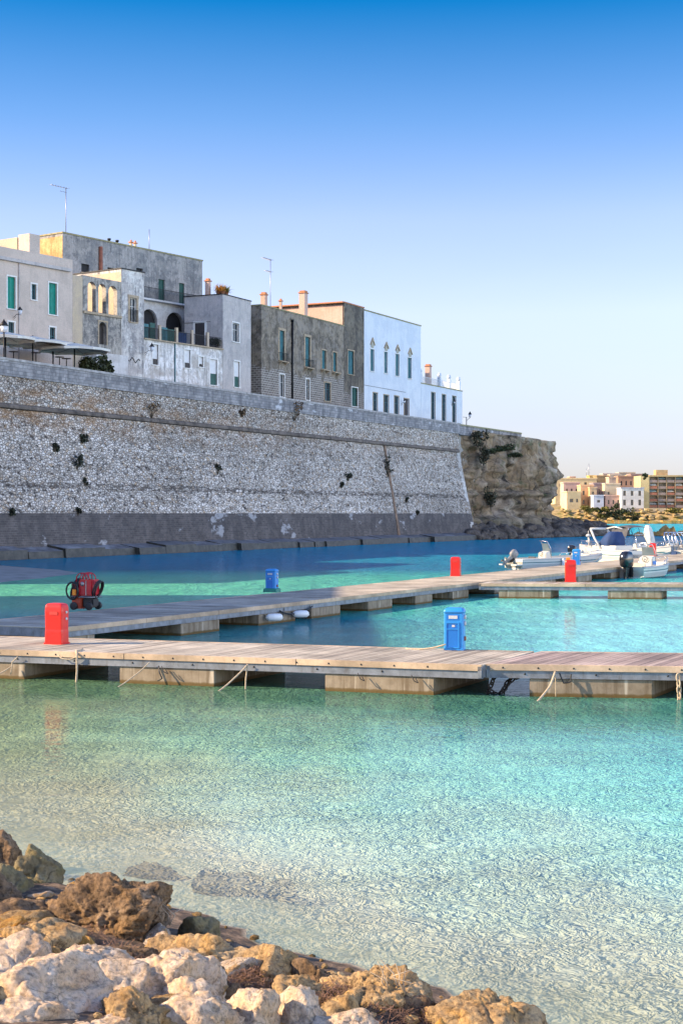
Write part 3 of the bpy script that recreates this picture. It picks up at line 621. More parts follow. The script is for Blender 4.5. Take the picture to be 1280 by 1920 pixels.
fco = []; r2 = random.Random(77)
for k in range(80):
    x = r2.uniform(-4.6, 2.8); y = r2.uniform(8.6, 15.5); dd_ = shore_d(x, y)
    if dd_ > -.55 or dd_ < -3.2: continue
    if len(fco) < 5: o = rock_mesh(1,.8,.7, 500+len(fco), 4, .12, .05).build('cobble', M[('rock_white','rock_tan','rock_tan','rock_ochre','rock_brown')[len(fco)]]); fco.append(o)
    else: o = fco[k % 5].copy(); COL.objects.link(o)
    s_ = r2.uniform(.07, .22); o.scale = (s_*1.4, s_*1.1, s_*.65); o.location = (x, y, gz(x, y)+s_*.2); o.rotation_euler = (r2.uniform(-.5,.5), r2.uniform(-.5,.5), r2.uniform(0,6))
    tag(o, 'small broken limestone cobble lying between the shore boulders', 'rock', 'cobbles between the boulders')
# small stones and dry sea wrack between the boulders
q = MB(); r0 = random.Random(5); vs0, fs0 = ico(1)
for k in range(900):
    x = r0.uniform(-4.5, 3.2); y = r0.uniform(7.5, 16)
    dd_ = shore_d(x, y)
    if dd_ > -.02 or dd_ < -3.8: continue
    s_ = r0.uniform(.015, .07); z = gz(x, y); rr = Matrix.Rotation(r0.uniform(0, 6.3), 3, 'Z')
    q.add([rr @ Vector((v.x*s_*r0.uniform(.7,1.3), v.y*s_*r0.uniform(.6,1), v.z*s_*.6)) + Vector((x, y, z+.01)) for v in vs0], fs0, False)
tag(q.build('shore_pebbles', M['rock_tan']), 'small broken stones filling the gaps between the boulders', 'pebbles', kind='stuff')
q = MB()
def blade(q, p, l, r_, wd, lift=.35):
    an = r_.uniform(0, 6.3); d = Vector((math.cos(an), math.sin(an), r_.uniform(-.1, lift))).normalized(); s2 = d.cross(Vector((0,0,1))).normalized()*wd
    c1 = p + d*l*.5 + Vector((0,0,l*r_.uniform(0,.18))); c2 = p + d*l + Vector((r_.uniform(-.2,.2)*l, r_.uniform(-.2,.2)*l, -l*.1))
    q.add([p-s2, p+s2, c1+s2*.8, c1-s2*.8, c2+s2*.2, c2-s2*.2], [(0,1,2,3),(3,2,4,5)])
for k in range(5200):
    t = r0.random(); cx, cy = r0.choice(((410,1850),(450,1840),(500,1860),(300,1850),(150,1810),(640,1880),(740,1900),(120,1790),(350,1885)))
    g = on_z(cx + r0.gauss(0, 45), cy + r0.gauss(0, 16), .28); z = gz(g.x, g.y) + r0.uniform(0, .05)
    if shore_d(g.x, g.y) > -.05: continue
    blade(q, Vector((g.x, g.y, z)), r0.uniform(.05, .16), r0, .0035)
tag(q.build('sea_wrack', simple('dry_sea_wrack', (.16,.085,.05), .9, .5, 8)), 'dry brown sea wrack caught between the boulders', 'seaweed', kind='stuff')
tw = MB(); r1 = random.Random(8)
for cx, cy, D in ((745,1850,10.8),(728,1860,10.8),(760,1865,10.7),(318,1735,12.4)):
    p = at(cx, cy, D); 
    for k in range(3): tw.tube([p, p+Vector((r1.uniform(-.05,.05), r1.uniform(-.05,.05), .08)), p+Vector((r1.uniform(-.16,.16), 0, r1.uniform(.12,.22)))], [.006,.005,.002], 5)
tag(tw.build('dry_twigs', simple('grey_twig', (.35,.28,.2), .9, .3, 9)), 'bare dry twigs sticking up from the dark tan boulder', 'twigs', kind='stuff')

# submerged weed-covered rocks
for i, (a, b_, c, d, lab) in enumerate(((235,1616,350,1640,'dark weedy patch of rock under the shallow water, left one'), (330,1622,520,1662,'long dark weedy reef just under the shallow water'), (500,1640,560,1668,'small dark submerged rock at the right end of the reef'), (548,1795,640,1830,'blue green submerged stone close to the shore'))):
    p = on_z((a+c)/2, (b_+d)/2, -.10); wd = (c-a)/FP*p.y; dep = abs(on_z(a, b_, 0).y - on_z(a, d, 0).y)
    q = rock_mesh(wd/2, dep/2, .14, 70+i, 5, .15, .06); o = q.build('submerged_rock', M['rock_algae'] if i < 3 else M['teal']); o.location = (p.x, p.y, -.19)
    tag(o, lab, 'rock', 'rocks under the shallow water')

# dark boulders at the cliff foot: four shapes, copied
proto = [rock_mesh(1, .9, .75, 200+k, 4, .12, .03, 12, .6) for k in range(5)]
pro_o = []
bp = path_pts([(18.5,218.5),(21.5,222),(25,228),(29,236),(33,243),(37.5,249),(41,254),(44,259),(47,266)], 60)
r0 = random.Random(21); cnt = 0
for row, (offn, zc, sc) in enumerate(((.2,.3,1.7), (2.0,1.2,1.6), (4.0,2.0,1.6), (-1.2,-.05,1.1))):
    for i in range(0, 60, 1 if row < 1 else 2):
        p = bp[i]; t = (bp[min(i+1, 59)]-bp[max(i-1, 0)]).normalized(); no = Vector((-t.y, t.x))
        if i > 48 and row == 2: continue
        k = cnt % 5
        if cnt < 5: o = proto[k].build('dark_boulder', M['rock_dark']); pro_o.append(o)
        else: o = pro_o[k].copy(); COL.objects.link(o)
        q_ = p + no*(offn + r0.uniform(-.4, .4)); s_ = sc*r0.uniform(.65, 1.25)
        o.location = (q_.x, q_.y, zc + r0.uniform(-.15, .2)); o.scale = (s_*r0.uniform(.9,1.3), s_, s_*r0.uniform(.7,1.0)); o.rotation_euler = (r0.uniform(-.3,.3), r0.uniform(-.3,.3), r0.uniform(0, 6.3))
        tag(o, 'dark weathered boulder in the pile at the foot of the cliff', 'rock', 'dark boulders at the cliff foot'); cnt += 1
# orange sunlit rocks off to the right
for i, (a, b_, c, d, lab) in enumerate(((1180,1000,1212,1012,'low orange rock in the water behind the bimini boat'), (1222,998,1240,1010,'small orange rock left of the taller reddish one'), (1236,990,1256,1010,'reddish orange rock standing in the far water at the right'), (1250,988,1268,1010,'tallest orange rock at the right beside the reddish one'), (1264,996,1290,1010,'brown orange rock cut by the right edge of the frame'), (1150,1003,1186,1012,'dark low rock at the tip of the boulder spit'))):
    D = 255.; p = at((a+c)/2, (b_+d)/2, D); q = rock_mesh((c-a)/FP*D/2*1.15, 1.4, (d-b_)/FP*D/2+.5, 300+i, 4, .14, .05); o = q.build('sea_rock', M['rock_ochre'] if i < 5 else M['rock_dark']); o.location = (p.x, p.y, p.z-.3)
    tag(o, lab, 'rock', 'orange rocks in the outer harbour')

# ---------------- docks ----------------
def dock(name, label, cat, fl, fr, bl, br, floats, z=.66, group=None, chain_pts=None, bolts=False, boardmat='plank'):
    """deck between front-left, front-right, back-left, back-right ground points"""
    fl, fr, bl, br = [Vector((p[0], p[1])) for p in (fl, fr, bl, br)]
    o = empty(name, (fl.x, fl.y, 0), math.atan2((fr-fl).y, (fr-fl).x), label, cat, group)
    inv = (Matrix.Translation((fl.x, fl.y, 0)) @ Matrix.Rotation(math.atan2((fr-fl).y, (fr-fl).x), 4, 'Z')).inverted()
    def lc(p): q_ = inv @ Vector((p.x, p.y, 0)); return Vector((q_.x, q_.y))
    A, B_, C_, D_ = lc(fl), lc(fr), lc(bl), lc(br); ln = (B_-A).length
    n = int(ln/.145); q = MB(); r_ = random.Random(int(ln*10))
    for i in range(n):
        u0, u1 = i/n, (i+1)/n - .018/ln
        a, b2, c2, d2 = A.lerp(B_, u0), A.lerp(B_, u1), C_.lerp(D_, u1), C_.lerp(D_, u0)
        ins = (c2-b2).normalized()*.10; dz = r_.uniform(-.004, .004)
        q.prism([(p.x, p.y) for p in (a+ins, b2+ins, c2-ins, d2-ins)], z-.03, z-.004+dz)
    q.build('deck_boards', M[boardmat], o)
    # edge timbers in lengths
    m_ = max(2, int(ln/4))
    for (p0, p1, sgn) in ((A, B_, 1), (C_, D_, -1)):
        for i in range(m_):
            q = MB(); a = p0.lerp(p1, i/m_); b2 = p0.lerp(p1, (i+1)/m_ - .012/ln); ins = (C_-A).normalized()*.1*sgn
            q.prism([(p.x, p.y) for p in (a, b2, b2+ins, a+ins)], z-.13, z)
            q.build('edge_timber', M['edge'], o, bevel=.006)
    q = MB(); ins = (C_-A).normalized()*.035
    for (p0, p1, sgn) in ((A, B_, 1), (C_, D_, -1)):
        a, b2 = p0 + ins*sgn, p1 + ins*sgn; th = ins*sgn*1.6
        q.prism([(p.x, p.y) for p in (a, b2, b2+th, a+th)], z-.27, z-.133)
        q.prism([(p.x, p.y) for p in (a-ins*sgn*.6, b2-ins*sgn*.6, b2+th, a+th)], z-.285, z-.27)
    for p0, p1 in ((A, C_), (B_, D_)):
        s2 = (B_-A).normalized()*(.06 if p0 == A else -.06); q.prism([(p.x, p.y) for p in (p0+s2*.2, p0+s2*1.5, p1+s2*1.5, p1+s2*.2)], z-.27, z-.035)
    for i in range(1, int(ln/1.5)):
        a = A.lerp(B_, i*1.5/ln); c2 = C_.lerp(D_, i*1.5/ln); s2 = Vector((.03, 0)); q.prism([(p.x, p.y) for p in (a+ins*2-s2, a+ins*2+s2, c2-ins*2+s2, c2-ins*2-s2)], z-.22, z-.035)
    q.build('steel_frame', M['steel'], o)
    if bolts:
        q = MB(); q.lathe([(.022,-.012),(.022,.0),(.012,.012)], (0,0,0), 8, Matrix.Rotation(R(90), 3, 'X')); bo = q.build('bolt', M['black'], o); sp_ = [(.35+i*.72, .0, z-.07) for i in range(int((ln-.4)/.72))] + [(.8+i*1.44, .03, z-.2) for i in range(int((ln-1)/1.44))]
        for i, p in enumerate(sp_):
            c_ = bo if i == 0 else bo.copy()
            if i: COL.objects.link(c_); c_.parent = o
            c_.location = p
    for f0, f1 in floats:
        q = MB(); a, b2, c2, d2 = A.lerp(B_, f0/ln), A.lerp(B_, f1/ln), C_.lerp(D_, f1/ln), C_.lerp(D_, f0/ln); ins = (c2-b2).normalized()*.05
        q.prism([(p.x, p.y) for p in (a+ins, b2+ins, c2-ins, d2-ins)], -.35, z-.29)
        q.build('float', M['float'], o, bevel=.015)
    return o, lc
# near pontoon, two sections with a hinge gap
n1f = Plane(on_z(0,1218,.66), on_z(903,1247,.66)-on_z(0,1218,.66))
def fx(pl_, px): return pl_.hit(px, 1200)[0]
n1a = n1f.pt(-9); n1b = n1f.pt(fx(n1f, 903)); crs = (on_z(1000,1222,.66)-on_z(905,1247,.66)); crs = Vector((crs.x, crs.y)).normalized()*3.45
def v2(p): return Vector((p[0], p[1]))
fl1 = [(fx(n1f, a)+9, fx(n1f, b_)+9) for a, b_ in ((-255,-160),(-150,45),(222,400),(607,812))]
dk1, _ = dock('pontoon', 'near floating walkway with concrete floats crossing the whole left side', 'pontoon', v2(n1a), v2(n1b), v2(n1a)+crs, v2(n1b)+crs, fl1, group='floating walkways', bolts=True)
n2f = Plane(on_z(910,1245,.66), on_z(1280,1250,.66)-on_z(906,1245,.66)); crs2 = (on_z(1005,1222,.66)-on_z(906,1245,.66)); crs2 = v2(crs2).normalized()*3.3
a2, b2_ = v2(n2f.P), v2(n2f.pt(12.5))
dk2, _ = dock('pontoon', 'near right walkway section beyond the chain hinge, running off frame', 'pontoon', a2, b2_, a2+crs2, b2_+crs2, [(fx(n2f, 990), fx(n2f, 1221)), (fx(n2f,1221)+2.1, fx(n2f,1221)+6)], group='floating walkways', bolts=True, boardmat='plank_dark')
# long main pier running away to the right
PF0, PF1 = Vector((-7.6, 41.3)), Vector((33.0, 122.2)); cb = Vector((-3.35, 1.6))
pu = (PF1-PF0).normalized(); PFL = (PF1-PF0).length; pfp = Plane(PF0, pu)
flp = [(.2, 1.6)] + [(fx(pfp, a), fx(pfp, b_)) for a, b_ in ((342,414),(487,556),(586,640),(692,737),(780,812),(850,880))]
s_ = fx(pfp, 880)+3.2
while s_ < PFL-3: flp.append((s_, s_+2.6)); s_ += 6.2
dk3, _ = dock('pier', 'long timber pier running from the left foreground out to the moored boats', 'pier', PF0, PF1, PF0+cb, PF1+cb, flp, group='floating walkways')
# finger pontoon on the right
rf = Plane(on_z(897,1094,.66), on_z(1280,1096,.66)-on_z(897,1094,.66)); ra, rb = v2(rf.P), v2(rf.pt(14))
dk4, _ = dock('pontoon', 'short narrow walkway branching right from the long pier, with a red pillar on it', 'pontoon', ra, rb, ra+Vector((.65,2.0)), rb+Vector((.65,2.0)), [(fx(rf, 934), fx(rf, 1032)), (fx(rf, 1138), fx(rf, 1240))], group='floating walkways')

# ---------------- service pedestals ----------------
def rounded(w_, d_, r_, n=4):
    pts = []
    for cx, cy, a0 in ((w_/2-r_, d_/2-r_, 0), (-w_/2+r_, d_/2-r_, 90), (-w_/2+r_, -d_/2+r_, 180), (w_/2-r_, -d_/2+r_, 270)):
        for i in range(n+1): an = R(a0 + 90*i/n); pts.append((cx+r_*math.cos(an), cy+r_*math.sin(an)))
    return pts
def loft(q, secs, smooth=False):
    n = len(secs[0]); vs = [p for s in secs for p in s]
    fs = [(i*n+k, i*n+(k+1) % n, (i+1)*n+(k+1) % n, (i+1)*n+k) for i in range(len(secs)-1) for k in range(n)]
    fs += [tuple(range(n))[::-1], tuple((len(secs)-1)*n+k for k in range(n))]
    q.add(vs, fs, smooth)
def red_pedestal():
    o = empty('service_pillar'); q = MB(); W_, D_ = .50, .36
    secs = []
    for z, k in ((.0,1.0),(.04,1.0),(.30,.98),(.36,.96),(.80,.99),(.90,.98),(.955,.92),(.985,.80),(1.0,.55)):
        secs.append([(x*k, y*k if z < .9 else y*k*.98, z) for x, y in rounded(W_, D_, .05)])
    loft(q, secs); q.build('body', M['red'], o)
    q = MB(); q.box(-.10,.13,-D_/2-.012,-D_/2+.01,.72,.80); q.build('label_recess', simple('dull_red_recess', (.45,.02,.015), .6, .1, 3), o)
    q = MB(); loft(q, [[(x, y, z) for x, y in rounded(W_+.04, D_+.04, .05)] for z in (0,.035)]); q.build('base_plate', M['red'], o)
    q = MB()
    for z in (.78,.62): q.lathe([(.035,0),(.035,.03),(.02,.035)], (W_/2-.01, .02, z), 10, Matrix.Rotation(R(90), 3, 'Y'))
    q.build('socket', M['greyp'], o)
    return o
def blue_pedestal():
    o = empty('service_pillar'); W_, D_ = .46, .38; q = MB()
    loft(q, [[(x*k, y*k, z) for x, y in rounded(W_, D_, .03)] for z, k in ((0,1.03),(.04,1.03),(.05,1),(.88,1))]); q.build('body', M['bluelt'], o)
    q = MB(); loft(q, [[(x*k, y*k, z) for x, y in rounded(W_+.03, D_+.03, .05)] for z, k in ((.88,1),(.92,1),(.96,.93),(.985,.8),(1.0,.55))], True); q.build('cap', M['bluelt'], o)
    f = MB(); y = -D_/2
    for a, b2, c2, d2 in ((-.19,-.165,.05,.66),(.105,.13,.05,.66),(-.165,.105,.05,.075),(-.165,.105,.635,.66),(-.165,.105,.49,.51)): f.box(a, b2, y-.02, y+.01, c2, d2)
    pn = f.build('door_panel', M['bluelt'], o)
    q = MB(); q.box(-.165,.105,y-.006,y+.01,.075,.635); q.build('door_inset', M['blue'], pn)
    q = MB(); q.box(-.17,.13,y-.004,y+.01,.71,.85); wp = q.build('window_recess', M['blue'], o)
    q = MB(); q.box(-.12,.09,y-.01,y+.0,.745,.82); q.build('meter', M['greyp'], wp)
    q = MB(); q.box(-.04,.03,y-.012,y,.55,.60); q.build('lock', M['greyp'], pn)
    for z, m_ in ((.78,M['greyp']),(.63,M['greyp']),(.27,M['copper'])):
        q = MB(); q.lathe([(.055,0),(.055,.03),(.045,.05),(.02,.055)], (W_/2-.01, .0, z), 12, Matrix.Rotation(R(90), 3, 'Y')); q.build('socket', m_, o)
    return o
rp, bp_ = red_pedestal(), blue_pedestal()
def place(o, p, rz, lab, grp, sc=1, first=False, cat='service pillar'):
    c = o if first else copy_tree(o); c.location = p; c.rotation_euler = (0,0,rz); c.scale = (sc,)*3; tag(c, lab, cat, grp); return c
G_P = 'water and power pillars on the walkways'
place(rp, on_z(107,1207,.66), R(-20), 'red rounded service pillar on the near walkway at the left', G_P, .97, True)
place(rp, on_z(854,1080,.66), R(-18), 'red service pillar on the long pier, in the middle distance', G_P, .95)
pr3 = place(rp, on_z(1069,1091,.66), R(-8), 'red service pillar with an orange box on its back, on the short right walkway', G_P, 1.0)
place(rp, on_z(1223,1043,.66), R(-20), 'small far red service pillar in front of the white boats at the right', G_P, .95)
q = MB(); q.box(-.26,.16,.19,.36,.15,.98); q.box(-.2,-.02,.2,.3,.98,1.1); q.build('orange_box', M['orange'], pr3)
place(bp_, on_z(852,1218,.66), R(-12), 'blue service pillar with panelled door on the near walkway', G_P, .96, True)
b2p = place(bp_, on_z(510,1110,.66), R(-20), 'blue service pillar on a green foot, on the shaded part of the pier', G_P, .92)
q = MB(); loft(q, [[(x*k, y*k, z) for x, y in rounded(.62,.5,.05)] for z, k in ((0,1.05),(.14,1),(.17,.86))]); q.build('foot', simple('green_plastic_foot', (.01,.17,.13), .5, .2, 3), b2p)
place(bp_, on_z(1080,1059,.66), R(-20), 'small blue service pillar just behind the red one with the orange box', G_P, .95)

# ---------------- ropes, chains, fenders ----------------
G_R = 'mooring ropes tied to the near walkway'
def rope(name, pts, r_, lab, mat='rope', grp=G_R, cat='rope'):
    q = MB(); P_ = [Vector(p) for p in pts]; fine = []
    for a, b2 in zip(P_, P_[1:]):
        for k in range(5): f = k/5; p = a.lerp(b2, f); p.z -= math.sin(math.pi*f)*.03*(b2-a).length; fine.append(p)
    fine.append(P_[-1]); q.tube(fine, r_, 6); o = q.build(name, M[mat]); return tag(o, lab, cat, grp)
def nf(pl_, px, off, z):     # point off the front face of a dock
    q_ = pl_.pt(fx(pl_, px), -off); return Vector((q_.x, q_.y, z))
rope('mooring_rope', [nf(n1f,135,-.5,.68), nf(n1f,140,-.1,.68), nf(n1f,147,.06,.62), nf(n1f,148,.08,.25), nf(n1f,146,.1,-.2)], .028, 'thick pale rope hanging straight into the water beside the left red pillar')
rope('mooring_rope', [nf(n1f,148,.05,.58), nf(n1f,135,.07,.50), nf(n1f,118,.07,.52), nf(n1f,112,.04,.58)], .015, 'slack rope loop under the deck edge just left of the thick hanging rope')
rope('mooring_rope', [nf(n1f,283,.05,.50), nf(n1f,262,.3,.2), nf(n1f,236,.8,-.1)], .015, 'thin rope slanting into the water from the second float')
rope('mooring_rope', [nf(n1f,466,.05,.52), nf(n1f,450,.3,.25), nf(n1f,428,.7,-.05)], .02, 'tan rope slanting left between the second and third floats')
rope('mooring_rope', [nf(n1f,466,.06,.52), nf(n1f,464,.1,.2), nf(n1f,464,.12,-.1)], .017, 'tan rope hanging straight down between the second and third floats')
rope('mooring_rope', [nf(n1f,36,.05,.52), nf(n1f,27,.08,.4), nf(n1f,25,.1,.12)], .015, 'short rope end hanging on the leftmost float')
rope('mooring_rope', [nf(n1f,25,.05,.3), nf(n1f,5,.3,.1), nf(n1f,-25,.6,-.1)], .015, 'thin rope slanting off the left edge of the frame')
rope('mooring_rope', [nf(n2f,1040,.06,.52), nf(n2f,1030,.3,.25), nf(n2f,998,.8,-.1)], .024, 'pale rope slanting into the water from the right hand float')
rope('mooring_rope', [nf(n2f,1040,.08,.54), nf(n2f,1041,.1,.3), nf(n2f,1041,.1,.02)], .008, 'thin cord hanging straight down on the right hand float')
rope('mooring_rope', [nf(n2f,1048,.04,.5), nf(n2f,1056,.08,.3), nf(n2f,1068,.06,.32), nf(n2f,1070,.04,.48)], .014, 'small dark loop of rope on the right hand float', 'black')
for px, l in ((672,'dark cord loop at the left of the third float'),(772,'dark cord loop at the right of the third float'),(305,'dark cord loop on the second float')):
    rope('mooring_rope', [nf(n1f,px,.06,.42), nf(n1f,px+6,.1,.3), nf(n1f,px+14,.1,.26), nf(n1f,px+8,.08,.36)], .01, l, 'black')
rope('mooring_rope', [nf(n1f,300,.06,.42), nf(n1f,303,.12,.3), nf(n1f,309,.14,.16), nf(n1f,300,.12,.1)], .016, 'tangled dark rope end hanging over the second float', 'black')
def chain(pts, lab, link=.085, r_=.018, mat='chain'):
    P_ = [Vector(p) for p in pts]; tot = sum((b-a).length for a, b in zip(P_, P_[1:])); n = max(2, int(tot/(link*1.35))); pp = path_pts(P_, n+1); q = MB()
    for i in range(n):
        a, b2 = pp[i], pp[i+1]; d = (b2-a).normalized(); sd_ = d.orthogonal().normalized(); sd_ = Matrix.Rotation(R(90*(i % 2)+20), 3, d) @ sd_; c = (a+b2)/2
        q.tube([c + d*math.cos(t)*link + sd_*math.sin(t)*link*.55 for t in [2*math.pi*k/10 for k in range(10)]], r_, 5, True)
    o = q.build('chain', M[mat]); return tag(o, lab, 'chain', 'chains at the walkway hinges')
gx = lambda px, off, z: Vector(((px-640)/FP*(n1b.y+off), n1b.y+off, z))
chain([gx(928,.4,.42), gx(922,.5,.25), gx(914,.6,.02), gx(922,.6,-.05)], 'rusty chain hanging at the left of the hinge gap')
chain([gx(985,.5,.42), gx(962,.5,.34), gx(945,.5,.12), gx(935,.55,-.02), gx(916,.7,.05)], 'rusty chain sagging across the hinge gap')
chain([gx(990,.7,.40), gx(965,.7,.40), gx(950,.7,.22), gx(938,.7,-.05)], 'second heavier rusty chain behind the sagging one')
chain([nf(n2f,1270,.05,.5), nf(n2f,1271,.1,.25), nf(n2f,1272,.12,-.1)], 'tan crusted chain hanging at the right edge of the frame', mat='rope')
for px, py, lab in ((501,1160,'white cylindrical fender hanging on the shaded pier side, left one'), (551,1153,'white cylindrical fender hanging on the shaded pier side, right one')):
    s2, _z = pfp.hit(px, py); p = pfp.pt(s2, -.28, .26); m_ = Matrix.Rotation(R(90), 3, 'Y'); m_ = Matrix.Rotation(R(15), 3, 'Z') @ m_
    q = MB(); q.lathe([(.02,-.30),(.07,-.27),(.12,-.2),(.13,0),(.12,.2),(.07,.27),(.02,.30)], (0,0,0), 14, m_); o = q.build('fender', M['fender']); o.location = p
    tag(o, lab, 'fender', 'white fenders on the pier')
    q = MB(); q.tube([(-.28,0,0),(-.42,.1,.16),(-.45,.25,.3)], .012, 5); q.tube([(.28,0,0),(.3,.15,.2),(.3,.22,.28)], .012, 5); q.build('lanyard', M['black'], o)
q_ = pfp.hit(548,1140)[0]
rope('mooring_rope', [pfp.pt(q_-1.0,-.05,.42), pfp.pt(q_-.3,-.12,.28), pfp.pt(q_+.5,-.12,.3), pfp.pt(q_+1.4,-.05,.45)], .03, 'dark slack rope hanging along the shaded pier side above the right fender', 'black')
# floating line resting on the dock edge by the blue pillar
rope('mooring_rope', [on_z(760,1216,.67), on_z(800,1216,.69), on_z(835,1208,.8)], .018, 'pale line lying on the deck and tied to the blue pillar')

# ---------------- red hose trolley ----------------
t = empty('hose_trolley', on_z(161,1143,.66), R(-22), 'red wheeled hose trolley with black hose coils on the shaded pier', 'hose trolley')
mr = simple('deep_red_paint', (.42,.008,.02), .35, .2, 3); mdr = simple('rust_red_paint', (.35,.05,.02), .5, .3, 3)
q = MB(); q.box(-.12,.40,-.26,.24,.46,.98); q.build('tank', mr, t, bevel=.04)
q = MB(); q.box(.16,.19,-.275,-.255,.48,.95); q.lathe([(.07,0),(.07,.02),(.03,.025)], (.04,-.26,.84), 12, Matrix.Rotation(R(90), 3, 'X')); q.build('gauge', M['alu'], t)
q = MB(); q.box(-.36,-.02,-.28,.26,.04,.40); q.build('wheel_guard', mdr, t, bevel=.03)
q = MB(); q.box(.0,.38,-.2,.22,.08,.40); q.build('pump', M['black'], t, bevel=.05)
q = MB(); q.tube([(-.36,-.29,.42),(.42,-.29,.42)], .02, 6); q.tube([(-.36,.27,.42),(.42,.27,.42)], .02, 6); q.tube([(.42,-.29,.42),(.42,.27,.42)], .02, 6); q.build('chassis', M['alu'], t)
for x, y in ((-.25,-.31),(-.25,.29),(.30,-.29),(.30,.27)):
    q = MB(); q.lathe([(.09,-.045),(.125,-.04),(.13,0),(.125,.04),(.09,.045),(.05,.05)], (x, y, .13), 18, Matrix.Rotation(R(90), 3, 'X')); q.build('wheel', M['black'], t)
for x, r1_, w1 in ((-.28,.34,3),(.50,.28,2)):
    q = MB()
    for k in range(w1): q.tube([(x + .07*k - .06 + (.10*math.sin(a)), -.02 + (r1_-.02*k)*math.cos(a)*.8, .66 + (r1_-.02*k)*math.sin(a)) for a in [2*math.pi*j/22 for j in range(22)]], .03, 6, True)
    q.build('hose_coil', M['black'], t)
q = MB()
q.tube([(-.30 + .27*math.cos(a)*.8, -.33, .62 + .27*math.sin(a)) for a in [2*math.pi*j/22 for j in range(22)]], .032, 6, True); q.build('hose_coil', M['black'], t)
q = MB(); q.box(-.30,-.18,-.32,-.28,.48,.66); q.build('reel_label', M['orange'], t)
q = MB(); q.box(-.38,-.17,-.27,.2,.44,.86); q.build('reel_box', mr, t, bevel=.03)
q = MB()
for y in (-.2,.18):
    q.tube([(-.22,y,.86)] + [(.02 + .24*math.cos(a), y, 1.03 + .16*math.sin(a)) for a in [math.pi - math.pi*j/8 for j in range(9)]] + [(.26,y,.97)], .018, 6)
for x in (-.1,.02,.14): q.tube([(x,-.2,.96),(x+.02,-.1,1.16),(x+.02,.1,1.16),(x,.18,.96)], .016, 6)
q.tube([(.26,-.2,1.0),(.42,-.2,.95),(.48,-.2,.75),(.5,-.2,.5)], .018, 6); q.build('handle_frame', mr, t)
# ---------------- town houses ----------------
def facade(q, w_, h, ops, y=0.0, rev=.22, z0=0.0):
    xs = sorted(set([0, w_] + [o[0] for o in ops] + [o[1] for o in ops])); zs = sorted(set([z0, h] + [o[2] for o in ops] + [o[3] for o in ops]))
    xs = [x for x in xs if 0 <= x <= w_]; zs = [z for z in zs if z0 <= z <= h]
    for a, b in zip(xs, xs[1:]):
        for c, d in zip(zs, zs[1:]):
            mx, mz = (a+b)/2, (c+d)/2
            if any(o[0] < mx < o[1] and o[2] < mz < o[3] for o in ops): continue
            q.add([(a,y,c),(b,y,c),(b,y,d),(a,y,d)], [(0,1,2,3)])
    for o in ops:
        a, b, c, d = o[:4]; arch = len(o) > 4 and o[4]
        if not arch: top = [(b, d), (a, d)]
        else:
            r_ = (b-a)/2; zc = d-r_; arc = [((a+b)/2 + r_*math.cos(t), zc + r_*math.sin(t)) for t in [math.pi*k/10 for k in range(11)]]
            top = arc
            for side, cx, cz in ((arc[:6], b, d), (arc[5:], a, d)):
                for p0, p1 in zip(side, side[1:]): q.add([(cx,y,cz),(p0[0],y,p0[1]),(p1[0],y,p1[1])], [(0,1,2)])
        loop = [(a, c), (b, c)] + top
        for (x0_, z0_), (x1_, z1_) in zip(loop, loop[1:] + loop[:1]):
            if abs(x0_-x1_) < 1e-6 and abs(z0_-z1_) < 1e-6: continue
            q.add([(x0_,y,z0_),(x1_,y,z1_),(x1_,y+rev,z1_),(x0_,y+rev,z0_)], [(0,1,2,3)])
